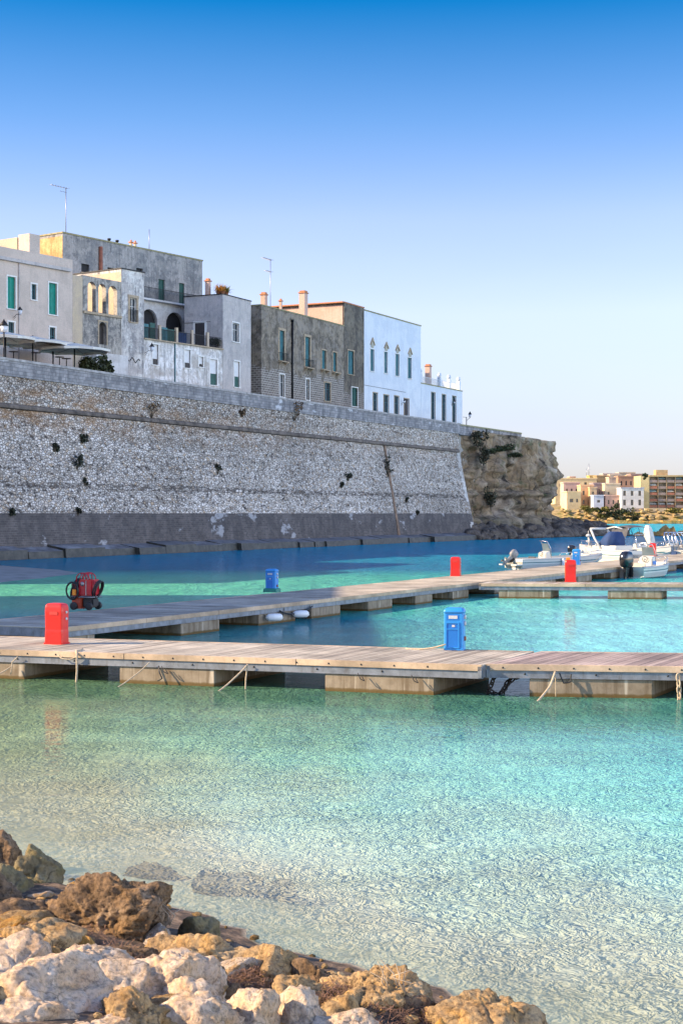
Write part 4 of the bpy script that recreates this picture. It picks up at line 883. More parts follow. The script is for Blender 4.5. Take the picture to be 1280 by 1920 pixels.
class House:
    def __init__(s, name, label, pl, px0, px1, ytop, depth, mat, z0=15.2, wins=(), cap=None, capm='roofcap', grp='old town houses on the wall', ypx=None, parapet=0, cat='house', rev=.22, setback=0, slopes=None):
        s.pl = pl; s.z0 = z0; s.s0 = pl.hit(px0, 500)[0]; s.s1 = pl.hit(px1, 500)[0]; s.w = s.s1-s.s0; s.h = pl.hit(ypx if ypx is not None else px0, ytop)[1]-z0; s.d = depth; s.rev = rev
        p = pl.pt(s.s0, 0, z0); s.o = empty(name, p, pl.rz, label, cat, grp)
        ops = []; s.wl = []
        for wn in wins:
            a, b, c, d = wn[0], wn[2], wn[1], wn[3]; mx = (a+b)/2
            x0_, x1_ = pl.hit(a, 0)[0]-s.s0, pl.hit(b, 0)[0]-s.s0; zt = pl.hit(mx, c)[1]-z0; zb = pl.hit(mx, d)[1]-z0
            opt = wn[5] if len(wn) > 5 else {}
            ops.append((max(.05, x0_), min(s.w-.05, x1_), max(.05, zb), zt, opt.get('arch', False))); s.wl.append((ops[-1], wn[4], opt))
        q = MB(); facade(q, s.w, s.h, ops, 0, rev)
        w_, h, d = s.w, s.h, depth
        q.add([(0,0,0),(0,d,0),(0,d,h),(0,0,h)], [(0,1,2,3)]); q.add([(w_,0,0),(w_,d,0),(w_,d,h),(w_,0,h)], [(0,1,2,3)]); q.add([(0,d,0),(w_,d,0),(w_,d,h),(0,d,h)], [(0,1,2,3)])
        q.add([(0,0,h-.02),(w_,0,h-.02),(w_,d,h-.02),(0,d,h-.02)], [(0,1,2,3)])
        s.wall = q.build('wall', mat, s.o)
        for op, kind, opt in s.wl: s.window(op, kind, opt)
        if cap is not None:
            q = MB(); k = .08; q.box(-k, w_+k, -k, .35, h, h+cap); q.box(-k, .35, .352, d+k, h, h+cap); q.box(w_-.35, w_+k, .352, d+k, h, h+cap)
            s.cap = q.build('roof_coping', M[capm], s.o)
    def loc(s, px, py, y=0): a, z = Plane(s.pl.pt(0, y), s.pl.u).hit(px, py); return a-s.s0, z-s.z0
    def window(s, op, kind, opt, y=None):
        a, b, c, d, arch = op; y = s.rev-.05 if y is None else y; q = MB(); w_ = b-a
        if kind in ('green','teal','dgreen','blind'):
            m_ = M[kind]; nm = 'shutter'
            hw = w_/2
            for k in (0, 1):
                x0_, x1_ = a + k*hw + .01, a + (k+1)*hw - .01
                q.box(x0_, x0_+.07, y, y+.05, c, d); q.box(x1_-.07, x1_, y, y+.05, c, d); q.box(x0_+.07, x1_-.07, y, y+.05, c, c+.08); q.box(x0_+.07, x1_-.07, y, y+.05, d-.08, d)
                n = max(4, int((d-c)/.14))
                for i in range(n):
                    z = c+.08 + (d-c-.16)*i/n; q.add([(x0_+.07,y+.01,z),(x1_-.07,y+.01,z),(x1_-.07,y+.045,z+.12),(x0_+.07,y+.045,z+.12)], [(0,1,2,3)])
            q.add([(a,y+.06,c),(b,y+.06,c),(b,y+.06,d),(a,y+.06,d)], [(0,1,2,3)])
            o = q.build(nm, m_, s.o)
        else:
            pane = M['glass'] if kind in ('glass','glassw','half') else (M['dark'] if kind == 'dark' else M['dwood'])
            q.add([(a-.02,y+.08,c-.02),(b+.02,y+.08,c-.02),(b+.02,y+.08,d+.02),(a-.02,y+.08,d+.02)], [(0,1,2,3)])
            if kind == 'door':
                for k in range(int(w_/.18)+1): q.box(a+.18*k+.01, min(b, a+.18*k+.17), y+.03, y+.07, c, d)
            o = q.build('door' if kind == 'door' else 'window', pane, s.o)
            if kind in ('glass','glassw','half'):
                f = MB(); t_ = .06
                f.box(a, a+t_, y, y+.06, c, d); f.box(b-t_, b, y, y+.06, c, d); f.box(a+t_, b-t_, y, y+.06, c, c+t_); f.box(a+t_, b-t_, y, y+.06, d-t_, d); f.box((a+b)/2-.03, (a+b)/2+.03, y+.002, y+.05, c+t_, d-t_)
                f.box(a+t_, (a+b)/2-.03, y+.004, y+.045, (c*.35+d*.65)-.02, (c*.35+d*.65)+.02)
                f.box((a+b)/2+.03, b-t_, y+.004, y+.045, (c*.35+d*.65)-.02, (c*.35+d*.65)+.02)
                f.build('window_bars', M['white_frame'] if kind != 'glass' else M['teal'], o)
            if kind == 'half':
                f = MB(); zz = c + (d-c)*opt.get('h', .35); f.box(a+.02, b-.02, y-.03, y-.005, zz, d); f.build('blind', M['blind'], o)
                f = MB(); f.box(a+.02, b-.02, y-.03, y-.005, c, zz-.02); f.build('lower_panel', M[opt.get('low', 'dgreen')], o)
        fr = opt.get('frame')
        if fr:
            f = MB(); t_ = opt.get('fw', .16); yy = -.04
            f.box(a-t_, a, yy, .03, c, d); f.box(b, b+t_, yy, .03, c, d); f.box(a-t_-.03, b+t_+.03, yy-.03, .03, d+.002, d+t_); f.build('frame', M[fr], o)
        if opt.get('sill', True) and kind != 'door':
            f = MB(); f.box(a-.14, b+.14, -.12, .05, c-.10, c-.003); f.build('sill', M[fr or 'stone_frame'], o)
        if opt.get('corbel'):
            f = MB(); f.box(a-.35, b+.35, -.5, .0, c-.22, c-.105)
            for xx in (a-.2, b+.05): f.prism([(0,0),(0,.5),(.35,0)], 0, .16, Matrix.Translation((xx, 0, c-.225)) @ Matrix(((0,0,1,0),(0,-1,0,0),(-1,0,0,0),(0,0,0,1))))
            f.build('balcony_slab', M['stone_frame'], o)
            if opt.get('rail', True):
                f = MB(); z1 = c+.85
                for k in range(int((b-a+.6)/.14)+1): xx = a-.3+.14*k; f.box(xx-.012, xx+.012, -.46, -.436, c-.1, z1)
                f.box(a-.32, b+.32, -.47, -.43, z1, z1+.04)
                for xx in (a-.32, b+.30): f.box(xx, xx+.025, -.43, 0, z1, z1+.035)
                f.build('railing', M['iron'], o)
        return o
    def part(s, name, q, mat, bevel=0): return q.build(name, mat, s.o, bevel)
    def chimney(s, px, y0, y1, wpx, y, mat, cap='tile_red'):
        x, zt = s.loc(px, y0, y); _, zb = s.loc(px, y1, y); x1_, _ = s.loc(px+wpx*.55, y0, y); w_ = x1_-x; zt = max(zt, s.h+1.2); x = max(x, w_/2+.15); q = MB(); q.box(x-w_/2, x+w_/2, y, y+w_*.9, zb-.6, zt-.35); o = s.part('chimney', q, mat)
        q = MB(); q.box(x-w_/2-.1, x+w_/2+.1, y-.1, y+w_*.9+.1, zt-.34, zt-.22); q.box(x-w_/2+.05, x+w_/2-.05, y+.02, y+w_*.9-.05, zt-.218, zt); q.build('chimney_cap', M[cap], o)
    def aerial(s, px, y0, y1, y, arms):
        x, zt = s.loc(px, y0, y); _, zb = s.loc(px, y1, y); q = MB(); q.tube([(x,y,s.h-.1),(x,y,zt)], .045, 5)
        for dz, ln, n in arms:
            q.tube([(x-ln*.9,y,zt-dz),(x+ln*.1,y,zt-dz)], .03, 4)
            for k in range(n): xx = x-ln*.9+ln*k/max(1, n-1); q.tube([(xx,y-.35,zt-dz),(xx,y+.35,zt-dz)], .018, 4)
        s.part('aerial', q, M['alu'])

def wlamp(h, px, py, arm=.7, sz=1.0):
    x, z = h.loc(px, py); q = MB(); q.tube([(x,0,z-.15),(x,-arm*.5,z+.12),(x,-arm,z+.02)], .03, 5); q.tube([(x,0,z-.35),(x,-arm*.4,z-.1)], .02, 5)
    q.lathe([(.16*sz,-.05),(.22*sz,.0),(.05*sz,.28),(.02,.36)], (x,-arm,z+.4*sz), 8); q.tube([(x,-arm,z),(x,-arm,z+.1)], .03, 5)
    o = h.part('wall_lamp', q, M['iron']); q = MB(); q.lathe([(.10*sz,0),(.19*sz,.34*sz)], (x,-arm,z+.04), 6); q.build('lantern', M['lampglass'], o)

PA = Plane(wpt(0, 6), WU)
def pxpt(pl, px): s_ = pl.hit(px, 500)[0]; return pl.pt(s_)
uB = Vector(((2650-640)/FP, 1.0)); j418 = pxpt(PA, 418); PB = Plane(j418, uB)
# depths: B plane for everything left of 418
# white house
W_ = dict(frame='white_frame', fw=.12)
hW = House('town_house', 'tall smooth blue-white house with four pointed window hoods', PA, 682.5, 788.5, 582, 14, M['whiteb'], cap=.16, wins=[
    (694,655,701,696,'teal',W_),(720,660,726,700,'teal',W_),(741,664,748,705,'teal',W_),(764,671,771,710,'teal',W_),
    (699,737,707,775,'glass',dict(frame='stone_frame',fw=.12)),(719,741,728,780,'glass',dict(frame='stone_frame',fw=.12)),(739,743,747,782,'glass',dict(frame='stone_frame',fw=.12)),(757,748,766,786,'door',dict(frame='stone_frame',fw=.12))])
for cx, yt, yb in ((697.5,633,652),(723.5,641,658),(744.5,646,662),(768,652,669)):
    x, zt = hW.loc(cx, yt); _, zb = hW.loc(cx, yb); q = MB(); ww = .75; zm = zb + (zt-zb)*.30
    prof = [(x-ww,zm),(x,zt),(x+ww,zm),(x+ww*.8,zm-.05),(x,zt-.34),(x-ww*.8,zm-.05)]
    q.add([(a,-.16,b) for a, b in prof] + [(a,.0,b) for a, b in prof], [(0,1,4,5),(1,2,3,4),(0,6,7,1),(1,7,8,2),(2,8,9,3),(5,11,6,0),(3,9,10,4),(4,10,11,5)])
    hd = hW.part('window_hood', q, M['stone_frame'])
    q = MB(); q.add([(x-ww*.74,-.06,zm-.02),(x+ww*.74,-.06,zm-.02),(x+ww*.45,-.06,zb),(x-ww*.45,-.06,zb),(x,-.06,zt-.36)], [(0,4,1),(0,1,2,3)]); q.build('hood_panel', simple('carved_panel', (.36,.34,.27), .9, .3, 8, .03), hd)
q = MB(); a, za = hW.loc(683, 722); b, zb = hW.loc(760, 727); q.box(0, b, -.03, 0, za-.02, za+.03); hW.part('cable', q, M['iron'])
wlamp(hW, 752, 756, .5, .9)
# terrace house
hT = House('town_house', 'low white end house with a railed roof terrace and stone urns', PA, 788.7, 866, 719, 12, M['whiteb'], cap=.14, wins=[
    (808,736,815,787,'glass',dict(frame='stone_frame',fw=.08)),(828,740,835,791,'glass',dict(frame='stone_frame',fw=.08)),(847.5,743,854,794,'glass',dict(frame='stone_frame',fw=.08))])
for cx, yt in ((790,700),(826,704),(844,709),(862,713)):
    q = MB(); x, zt = hT.loc(cx, yt); zt2 = hT.h+1.55; q.box(max(.02, x-.25), min(hT.w, x+.25), .0, .5, hT.h+.142, zt2)
    q.lathe([(.12,0),(.3,.18),(.36,.4),(.2,.5),(.3,.62),(.1,.66)], (min(hT.w-.3, max(.3, x)), .25, zt2), 10)
    hT.part('terrace_pillar', q, M['whiteb'])
q = MB()
for k in range(int(hT.w/.16)): q.box(.1+.16*k, .125+.16*k, .2, .225, hT.h+.142, hT.h+1.1)
q.box(.05, hT.w, .19, .24, hT.h+1.1, hT.h+1.15); hT.part('terrace_railing', q, M['white_frame'])
hT.chimney(806.5, 683, 716, 7, 1.5, M['pink'])
wlamp(hT, 846, 757, .5, .8)
# lamp past the end house
lp = PA.pt(PA.hit(874,780)[0], 0); lmp = empty('street_lamp', (lp.x, lp.y, 15.75), 0, 'small black lantern on a post at the parapet beyond the last white house', 'street lamp')
zt = at(876,770,lp.y).z-15.75
q = MB(); q.tube([(0,0,0),(0,0,zt-1.0)], .06, 6); q.tube([(0,0,zt-1.6),(.3,0,zt-1.3),(.55,0,zt-1.15)], .035, 5); q.tube([(-.6,0,zt-1.0),(0,0,zt-1.05)], .03, 5); q.build('post', M['iron'], lmp)
q = MB(); q.lathe([(.12,0),(.26,.5)], (.55,0,zt-1.1), 6); q.build('lantern', M['lampglass'], lmp)
q = MB(); q.lathe([(.3,0),(.24,.12),(.06,.4),(.02,.5)], (.55,0,zt-.59), 8); q.build('lantern_cap', M['iron'], lmp)
# dark tower with pink flank
hK = House('town_house', 'narrow dark stone tower house with a pink lit flank wall', PA, 645, 682, 567.5, 15, M['browndk'], cap=.16, capm='tile_red', wins=[
    (652,658,663,702,'green' if 0 else 'teal',dict(frame='stone_frame',corbel=False)),(659,727,670,762,'dgreen',W_)])
q = MB(); q.box(-.06,-.01,.2,16,2,hK.h-.3); hK.part('pink_flank', q, M['pink'])
q = MB(); q.box(-.5,.0,.0,15,hK.h-.02,hK.h+.14); hK.part('tile_edge', q, M['tile_red'])
# brown house
FS = dict(frame='stone_frame', corbel=True, fw=.3)
hR = House('town_house', 'dark brown weathered stone house with a long black drainpipe', PA, 490, 644.6, 572.5, 13, M['brown'], cap=.14, wins=[
    (524,620,533,676,'teal',FS),(572,632,581,688,'teal',FS),(603,657,611,692,'teal',dict(frame='stone_frame',corbel=True,rail=False)),(624,661,631,697,'teal',dict(frame='stone_frame',corbel=True,rail=False)),
    (524,702,533,744,'glassw',W_),(573,711,580,750,'glassw',W_),(608,718,619,752,'dwood' if 0 else 'glass',dict(frame='stone_frame'))])
x, zt = hR.loc(546.5, 604); q = MB(); q.tube([(x,-.14,0),(x,-.14,zt)], .11, 8); q.lathe([(.16,0),(.2,.25),(.2,.3)], (x,-.14,zt), 8)
for z in (2,4.5,7,9.5): q.box(x-.16, x+.16, -.26, 0, z, z+.1)
hR.part('drainpipe', q, M['iron'])
hR.chimney(499, 548, 571, 9, 4, M['pink']); hR.chimney(574, 545, 592, 11, 1.5, M['pink']); hR.chimney(528, 560, 577, 4, 3, M['pink'])
hR.aerial(507, 486, 572, 4, ((.1, 2.2, 8), (1.6, 1.4, 5)))
# middle house with side face
PS = Plane(j418, Vector((-WN.x, -WN.y)))
hM = House('town_house', 'lilac plastered corner house with flowerpots on its roof', PA, 418, 470.5, 552, PS.hit(346,500)[0], M['mid'], cap=.10, capm='iron', wins=[
    (436,606,448,641,'glassw',dict(frame='white_frame')),(439,678,449,726,'half',dict(frame='white_frame',h=.42))])
PS = Plane(j418, Vector((-WN.x, -WN.y)))       # its side face, running back to the left
def side_loc(px, py): s_, z = PS.hit(px, py); return s_, z-hM.z0     # s_ = distance back from the corner
a, zt = side_loc(384, 605); b, zb = side_loc(366, 648)
q = MB(); q.box(-.03,.02,a,b,zb,zt); dr = hM.part('door', q, M['dwood'])
q = MB(); q.box(-.06,.02,a-.25,a,zb,zt+.2); q.box(-.06,.02,b,b+.25,zb,zt+.2); q.box(-.06,.02,a,b,zt,zt+.2); q.build('frame', M['white_frame'], dr)
q = MB(); a, z1 = side_loc(395, 603); b, _ = side_loc(346, 603); q.tube([(-.05,a,z1),(-.05,b,z1)], .03, 4); hM.part('cable', q, M['iron'])
# roof plants in pots
for k, (px, cz, mt, lab) in enumerate(((405,1.3,'p1','orange leaved potted plant on the flat roof of the lilac house, left one'), (413,1.0,'p1','orange leaved potted plant on the flat roof of the lilac house, middle one'), (431,1.0,'p2','green potted plant on the flat roof of the lilac house'))):
    s_, _ = PS.hit(px if px < 418 else 417, 555); p = PS.pt(max(.4, s_), 0) if px < 418 else PA.pt(PA.hit(px, 555)[0], .5)
    p = Vector((p.x, p.y, hM.z0+hM.h)) + Vector((WU.x, WU.y, 0))*(.6 if px < 418 else 0); pt_ = empty('potted_plant', p, 0, lab, 'potted plant', 'plants on the roof')
    q = MB(); q.lathe([(.2,0),(.3,.45),(.34,.46)], (0,0,0), 10); q.build('pot', M['tile_red'], pt_); q = MB(); rr_ = random.Random(k)
    for _ in range(170): blade(q, Vector((rr_.gauss(0,.12), rr_.gauss(0,.12), .45)), rr_.uniform(.4, cz), rr_, .035, 2.2)
    q.build('foliage', simple('orange_leaves', (.45,.22,.04), .8, .4, 6) if mt == 'p1' else simple('yellow_green_leaves', (.22,.2,.04), .8, .4, 6), pt_)
# low terrace row (270-418) on the B line
ST = dict(frame='white_frame', h=.3, low='dwood')
hL = House('town_house', 'low white row with a railed roof terrace in front of two big arches', PB, 270.5, 417.5, 636, 9, M['lower'], ypx=270, wins=[
    (286,646,297,684,'half',ST),(346,656,357,690,'half',ST),(373,669,381,688,'half',ST),(394,674,407,722,'half',dict(frame='white_frame',h=.45)) ])
q = MB(); q.box(-.05, hL.w-.02, -.2, .25, hL.h, hL.h+.14); hL.part('terrace_cornice', q, M['stone_frame'])
for px in (300.5,332,361,390,): x, _ = hL.loc(px, 640); q = MB(); q.box(x-.16, x+.16, -.05, .22, hL.h+.142, hL.h+1.75); hL.part('terrace_post', q, M['cream2'])
q = MB(); x, _ = hL.loc(361, 640)
for k in range(int((hL.w-.4)/.16)): q.box(.1+.16*k, .13+.16*k, .06, .09, hL.h+.142, hL.h+1.3)
q.box(.05, hL.w-.1, .05, .10, hL.h+1.3, hL.h+1.36); hL.part('terrace_railing', q, M['iron'])
for a, b, mt, dh in ((272,281,'teal',1.7),(283,293,'dgreen',1.9),(305,316,'teal',1.6),(316,329,'dgreen',1.5),(336,352,'navy',1.3)):
    x0_, _ = hL.loc(a, 640); x1_, _ = hL.loc(b, 640); q = MB(); n_ = 9
    for k in range(n_):
        xa, xb = x0_+(x1_-x0_)*k/n_, x0_+(x1_-x0_)*(k+1)/n_; ya, yb = .12+.03*(k % 2), .12+.03*((k+1) % 2); q.add([(xa,ya,hL.h+.2),(xb,yb,hL.h+.2),(xb,yb,hL.h+dh),(xa,ya,hL.h+dh)], [(0,1,2,3)])
    q.box(x0_, x1_, .16, .19, hL.h+.2, hL.h+dh-.02)
    hL.part('privacy_screen', q, M[mt])
x, _ = hL.loc(327.5, 650); q = MB(); q.tube([(x,-.08,0),(x,-.08,hL.h)], .07, 6); hL.part('drainpipe', q, M['teal'])
for k, px in enumerate((404,412)):
    x, _ = hL.loc(px, 640); p = PB.pt(hL.s0+x, .55, hL.z0+hL.h); pt_ = empty('potted_plant', p, 0, 'dark leafy shrub in a pot on the white terrace, ' + ('left one' if k == 0 else 'right one'), 'potted plant', 'plants on the terrace')
    q = MB(); q.lathe([(.2,0),(.28,.4)], (0,0,0), 10); q.build('pot', M['dwood'], pt_); q = MB(); rr_ = random.Random(k+40)
    for _ in range(260): blade(q, Vector((rr_.gauss(0,.25), rr_.gauss(0,.2), rr_.uniform(.4,1.2))), rr_.uniform(.2, .5), rr_, .04, 1.2)
    q.build('foliage', simple('dark_leaves', (.025,.035,.015), .8, .4, 6), pt_)
wlamp(hL, 272, 660, 1.0, 1.3)
# tower
hU = House('town_house', 'tall narrow plastered house with one framed balcony window beside the loggia', PB, 228, 270.3, 504, 11, M['towerp'], cap=.12, capm='iron', wins=[
    (244,559,256,604,'glassw',dict(frame='stone_frame',fw=.3,sill=True))])
x, z1 = hU.loc(233, 671); x2, z2 = hU.loc(262, 678); q = MB(); q.tube([(x+(x2-x)*k/14, -.06, z1+(z2-z1)*k/14 + .25*math.sin(k*1.1)) for k in range(15)], .035, 5); hU.part('cable', q, M['iron'])
x0_, zt = hU.loc(243, 581); x1_, _ = hU.loc(257, 581); q = MB()
for k in range(9): q.box(x0_+(x1_-x0_)*k/8-.015, x0_+(x1_-x0_)*k/8+.015, -.16, -.13, zt-1.2, zt)
q.box(x0_-.05, x1_+.05, -.17, -.12, zt, zt+.05); hU.part('railing', q, M['iron'])
q = MB(); q.box(-.05, .0, .0, 10.5, 4, hU.h-.3); hU.part('lit_flank', q, M['cream2'])
# loggia screen
a0 = PB.hit(156, 600)[0]; hG = House('loggia', 'weathered stone loggia with three open arches above an arched window', PB, 155.5, 227.8, 516, .55, M['loggia'], rev=.5, cat='loggia', ypx=157, wins=[
    (186,604,200,646,'door',dict(arch=True,frame='stone_frame',sill=True))])
bpy.data.objects.remove(hG.wall, do_unlink=True)
ops = []
for a, c, b, d in ((165,528,180,584),(185,532,199,587),(204,536,220,590)):
    mx = (a+b)/2; ops.append((PB.hit(a,0)[0]-hG.s0, PB.hit(b,0)[0]-hG.s0, PB.hit(mx,d)[1]-hG.z0, PB.hit(mx,c)[1]-hG.z0, True))
q = MB(); allops = ops + [w__[0] for w__ in hG.wl]; facade(q, hG.w, hG.h, allops, 0, .5)
# back skin, with the same holes, plus top and ends
facade(q, hG.w, hG.h, allops, .5, .01)
q.add([(0,0,hG.h),(hG.w,0,hG.h),(hG.w,.5,hG.h),(0,.5,hG.h)], [(0,1,2,3)]); q.add([(0,0,0),(0,.5,0),(0,.5,hG.h),(0,0,hG.h)], [(0,1,2,3)])
hG.part('wall', q, M['loggia'])
q = MB(); zl = min(o_[2] for o_ in ops)
q.box(.05, hG.w-.05, -.18, .0, zl-.28, zl-.04); hG.part('string_course', q, M['stone_frame'])
q = MB(); q.box(0, hG.w, .52, 9, zl-.6, zl-.3); hG.part('terrace_floor', q, M['loggia'])
q = MB(); q.box(-.0, hG.w-.2, 8.6, 9, 0, hG.h*.93); q.box(.0,.3,.52,8.6,0,zl-.3); hG.part('terrace_back_wall', q, M['cream2'])
# cream houses on the left
GS = dict(frame='white_frame', fw=.14)
hC = House('town_house', 'smooth cream house with tall bright green shutters at the left', PB, -260, 136.5, 487, 12, M['cream'], ypx=135, wins=[
    (14.5,519,29.5,579,'green',GS),(92,531,107,590,'green',GS),(59.5,533,68.5,562,'glass',GS),(16,604,27,650,'glass',GS),(93.5,614,104,660,'glass',GS),(-60,508,-45,570,'green',GS),(-130,500,-114,560,'green',GS)])
x, zc = hC.loc(131, 507); q = MB(); q.box(0, x, -.28, .0, zc-.16, zc+.16); hC.part('cornice', q, M['mid'])
x, _ = hC.loc(35.5, 520); q = MB(); q.tube([(x,-.07,0),(x,-.07,zc-.2)], .06, 6); hC.part('drainpipe', q, M['mid'])
for k, (s_, ht_, mt_, lab_) in enumerate(((-62, 13.5, 'cream', 'plain cream house far along the wall, outside the frame'), (-44, 12.0, 'lower', 'plain whitewashed house along the wall, outside the frame'))):
    pp_ = wpt(s_, 8, 15.2); hq = empty('town_house', pp_, WRZ, lab_, 'house', 'old town houses on the wall'); q = MB(); q.box(0, 17.5, 0, 12, 0, ht_); q.build('wall', M[mt_], hq)
    q = MB(); q.box(-.1, 17.6, -.1, 12.1, ht_, ht_+.2); q.build('roof', M['roofcap'], hq)
    for xx in (3, 8.5, 14):
        q = MB(); q.box(xx, xx+1.1, -.06, 0, 4.5, 7); q.build('shutter', M['green'], hq)
# rooftop structures
x0_, z0_ = hC.loc(56, 440); x1_, _ = hC.loc(75.5, 438); q = MB(); q.box(x0_, x1_, .02, 1.6, hC.h, hC.loc(60,438)[1]); hC.part('roof_pier', q, M['cream'])
q = MB(); q.box(0, x0_-.05, 6.2, 6.6, hC.h, hC.loc(40,440)[1]); q.box(x0_-.1, x0_+.3, 1.65, 6.2, hC.h, hC.loc(56,436)[1]-.3); hC.part('roof_room', q, M['cream2'])
wlamp(hC, 26, 592, .9, 1.2)
hS = House('town_house', 'narrow warm cream strip of house between the green shutters and the loggia', PB, 136.7, 155.3, 515, 8, M['cream2'], ypx=137, wins=[])
# large grey building behind
gP0 = wpt(0, 0); uG = Vector(((2722-640)/FP, 1.0)); base = PB.pt(PB.hit(300, 500)[0], 8.0); PG = Plane(base, uG)
DS = dict(sill=False)
hB = House('palazzo', 'long high grey rendered building behind the terrace, with two large arches', PG, 118, 379.5, 437, 16, M['grey'], cap=.16, ypx=118, cat='palazzo', wins=[
    (153,495,168,511,'dark'),(202,502,213,510,'dark'),(256,503,268,512,'dark'),(297.5,524,309,563,'dgreen',DS),(336,531,346,571,'dgreen',DS),
    (262,580,292,640,'dark',dict(arch=True,sill=False)),(308,586,342,648,'dark',dict(arch=True,sill=False))])
q = MB(); x0_, _ = hB.loc(225, 560); x1_, _ = hB.loc(379, 560); _, zc = hB.loc(300, 566); q.box(x0_, x1_, -.9, .0, zc-.15, zc+.05); hB.part('balcony_slab', q, M['white_old'])
q = MB(); ops2 = [((o_[0]-x0_), (o_[1]-x0_), o_[2], o_[3], True) for o_, k_, p_ in hB.wl if o_[4]]; qq = MB(); facade(qq, x1_-x0_, zc-.152, ops2, 0, .25); q.add([(v[0]+x0_, v[1]-.28, v[2]) for v in qq.v], qq.f); hB.part('arcade_front', q, M['white_old'])
q = MB()
for k in range(int((x1_-x0_)/.16)): q.box(x0_+.16*k, x0_+.16*k+.025, -.86, -.835, zc+.05, zc+1.25)
q.box(x0_, x1_, -.87, -.82, zc+1.25, zc+1.31); hB.part('railing', q, M['iron'])
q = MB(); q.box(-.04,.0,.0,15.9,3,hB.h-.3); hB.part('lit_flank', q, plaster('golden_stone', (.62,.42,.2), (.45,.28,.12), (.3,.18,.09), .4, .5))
hB.aerial(124, 352, 437, 1.2, ((.05, 2.4, 7), (.5, 1.0, 0))); hB.aerial(280, 430, 470, 1.0, ())
x, zt = hB.loc(187.5, 463); q = MB(); q.tube([(x,-.15,zt-5),(x,-.15,zt)], .22, 8); hB.part('flue_pipe', q, M['copper'])
for px in (247,255): hB.chimney(px, 452, 462, 5, 1.5, M['cream2'])
for px, nm in ((217,'vent'),(232,'vent')): x, z = hB.loc(px, 455); q = MB(); q.lathe([(.12,hB.h),(.12,hB.h+.5),(.2,hB.h+.5),(.2,hB.h+.7)], (x,1,0), 8); hB.part('roof_vent', q, M['iron'])
p_ = PG.pt(PG.hit(385,560)[0], 3); hM.chimney(385.5, 520, 553, 8, PS.hit(385.5,500)[0]-.3, M['pink'])
# more roofs hidden deeper in town only where the skyline needs them: low house behind the brown one
hP = House('town_house', 'low salmon roofed house behind the brown one', Plane(wpt(0, 22), WU), 520, 600, 577, 6, M['pink'], cap=.12, capm='tile_red')

# ---------------- cafe on the promenade ----------------
G_U = 'cafe umbrellas on the promenade'
def umbrella(px, py, D, w_, lab, rz):
    p = at(px, py, D); o = empty('cafe_umbrella', (p.x, p.y, 15.75), rz, lab, 'umbrella', G_U); h = p.z-15.75
    q = MB(); n = 8; a = w_/2; rim = []
    for k in range(n): an = 2*math.pi*k/n + math.pi/8; rim.append((a*1.05*math.cos(an), a*1.05*math.sin(an)))
    m_ = [((rim[k][0]+rim[(k+1) % n][0])/2*.97, (rim[k][1]+rim[(k+1) % n][1])/2*.97) for k in range(n)]
    vs = [(0,0,h+.75)] + [(x*.5,y*.5,h+.42) for x, y in rim] + [(x,y,h+.1) for x, y in rim] + [(x,y,h+.17) for x, y in m_] + [(x,y,h-.12) for x, y in rim] + [(x,y,h-.05) for x, y in m_]
    fs = []
    for k in range(n):
        k2 = (k+1) % n; fs += [(0,1+k,1+k2),(1+k,9+k,17+k),(1+k,17+k,1+k2),(1+k2,17+k,9+k2),(9+k,25+k,33+k,17+k),(17+k,33+k,25+k2,9+k2)]
    q.add(vs, fs); q.build('canopy', M['canvas'], o)
    q = MB(); q.tube([(0,0,0),(0,0,h+.8)], .07, 8); q.build('pole', M['iron'], o)
    q = MB()
    for k in range(n): q.tube([(0,0,h+.35),(rim[k][0]*.9,rim[k][1]*.9,h+.06)], .02, 4)
    q.build('ribs', M['iron'], o); q = MB(); q.lathe([(.4,0),(.4,.1),(.1,.14)], (0,0,0), 12); q.build('base', M['iron'], o)
umbrella(11, 637, 136, 5.4, 'beige cafe umbrella cut by the left edge of the frame', .2)
umbrella(62, 645, 141, 6.0, 'beige cafe umbrella second from the left', .5)
umbrella(100, 650, 146, 6.2, 'beige cafe umbrella third from the left', .1)
umbrella(140, 658, 144, 6.6, 'beige cafe umbrella nearest the green bush, rightmost', .3)
umbrella(-60, 625, 130, 5.4, 'beige cafe umbrella outside the left edge', .3)
for k, (px, py, D, lab) in enumerate(((26,659,139,'round high cafe table nearest the left edge'),(68,661,141,'round high cafe table under the second umbrella'),(112,669,143,'round high cafe table left of the pair near the last umbrella'),(125,672,144,'round high cafe table beside the rightmost umbrella pole'))):
    p = at(px, py, D); h = p.z-15.75; o = empty('cafe_table', (p.x, p.y, 15.75), 0, lab, 'table', 'high tables on the promenade'); q = MB(); q.lathe([(.45,h-.05),(.45,h)], (0,0,0), 14); q.build('table_top', M['dwood'], o); q = MB(); q.tube([(0,0,0),(0,0,h-.05)], .05, 6); q.lathe([(.3,0),(.3,.04)], (0,0,0), 12); q.build('leg', M['iron'], o)
lp = at(8, 640, 133); lm = empty('street_lamp', (lp.x, lp.y, 15.75), 0, 'black lantern on a post above the leftmost umbrella', 'street lamp'); zt = at(8,610,133).z-15.75
q = MB(); q.tube([(0,0,0),(0,0,zt-.6)], .07, 6); q.build('post', M['iron'], lm); q = MB(); q.lathe([(.2,0),(.34,.55)], (0,0,zt-.6), 6); q.build('lantern', M['lampglass'], lm); q = MB(); q.lathe([(.4,0),(.3,.2),(.1,.45),(.03,.6)], (0,0,zt-.045), 8); q.build('lantern_cap', M['iron'], lm)
# white low screen by the cafe
p0 = PB.pt(PB.hit(152,660)[0], -2.2); q = MB(); q.box(0, 4.6, 0, .12, 0, at(180,664,p0.y+2).z-15.75); o = q.build('cafe_wall', M['white_old']); o.location = (p0.x, p0.y, 15.75); o.rotation_euler = (0,0,PB.rz); tag(o, 'low white wall between the last umbrella and the leafy bushes', 'wall')

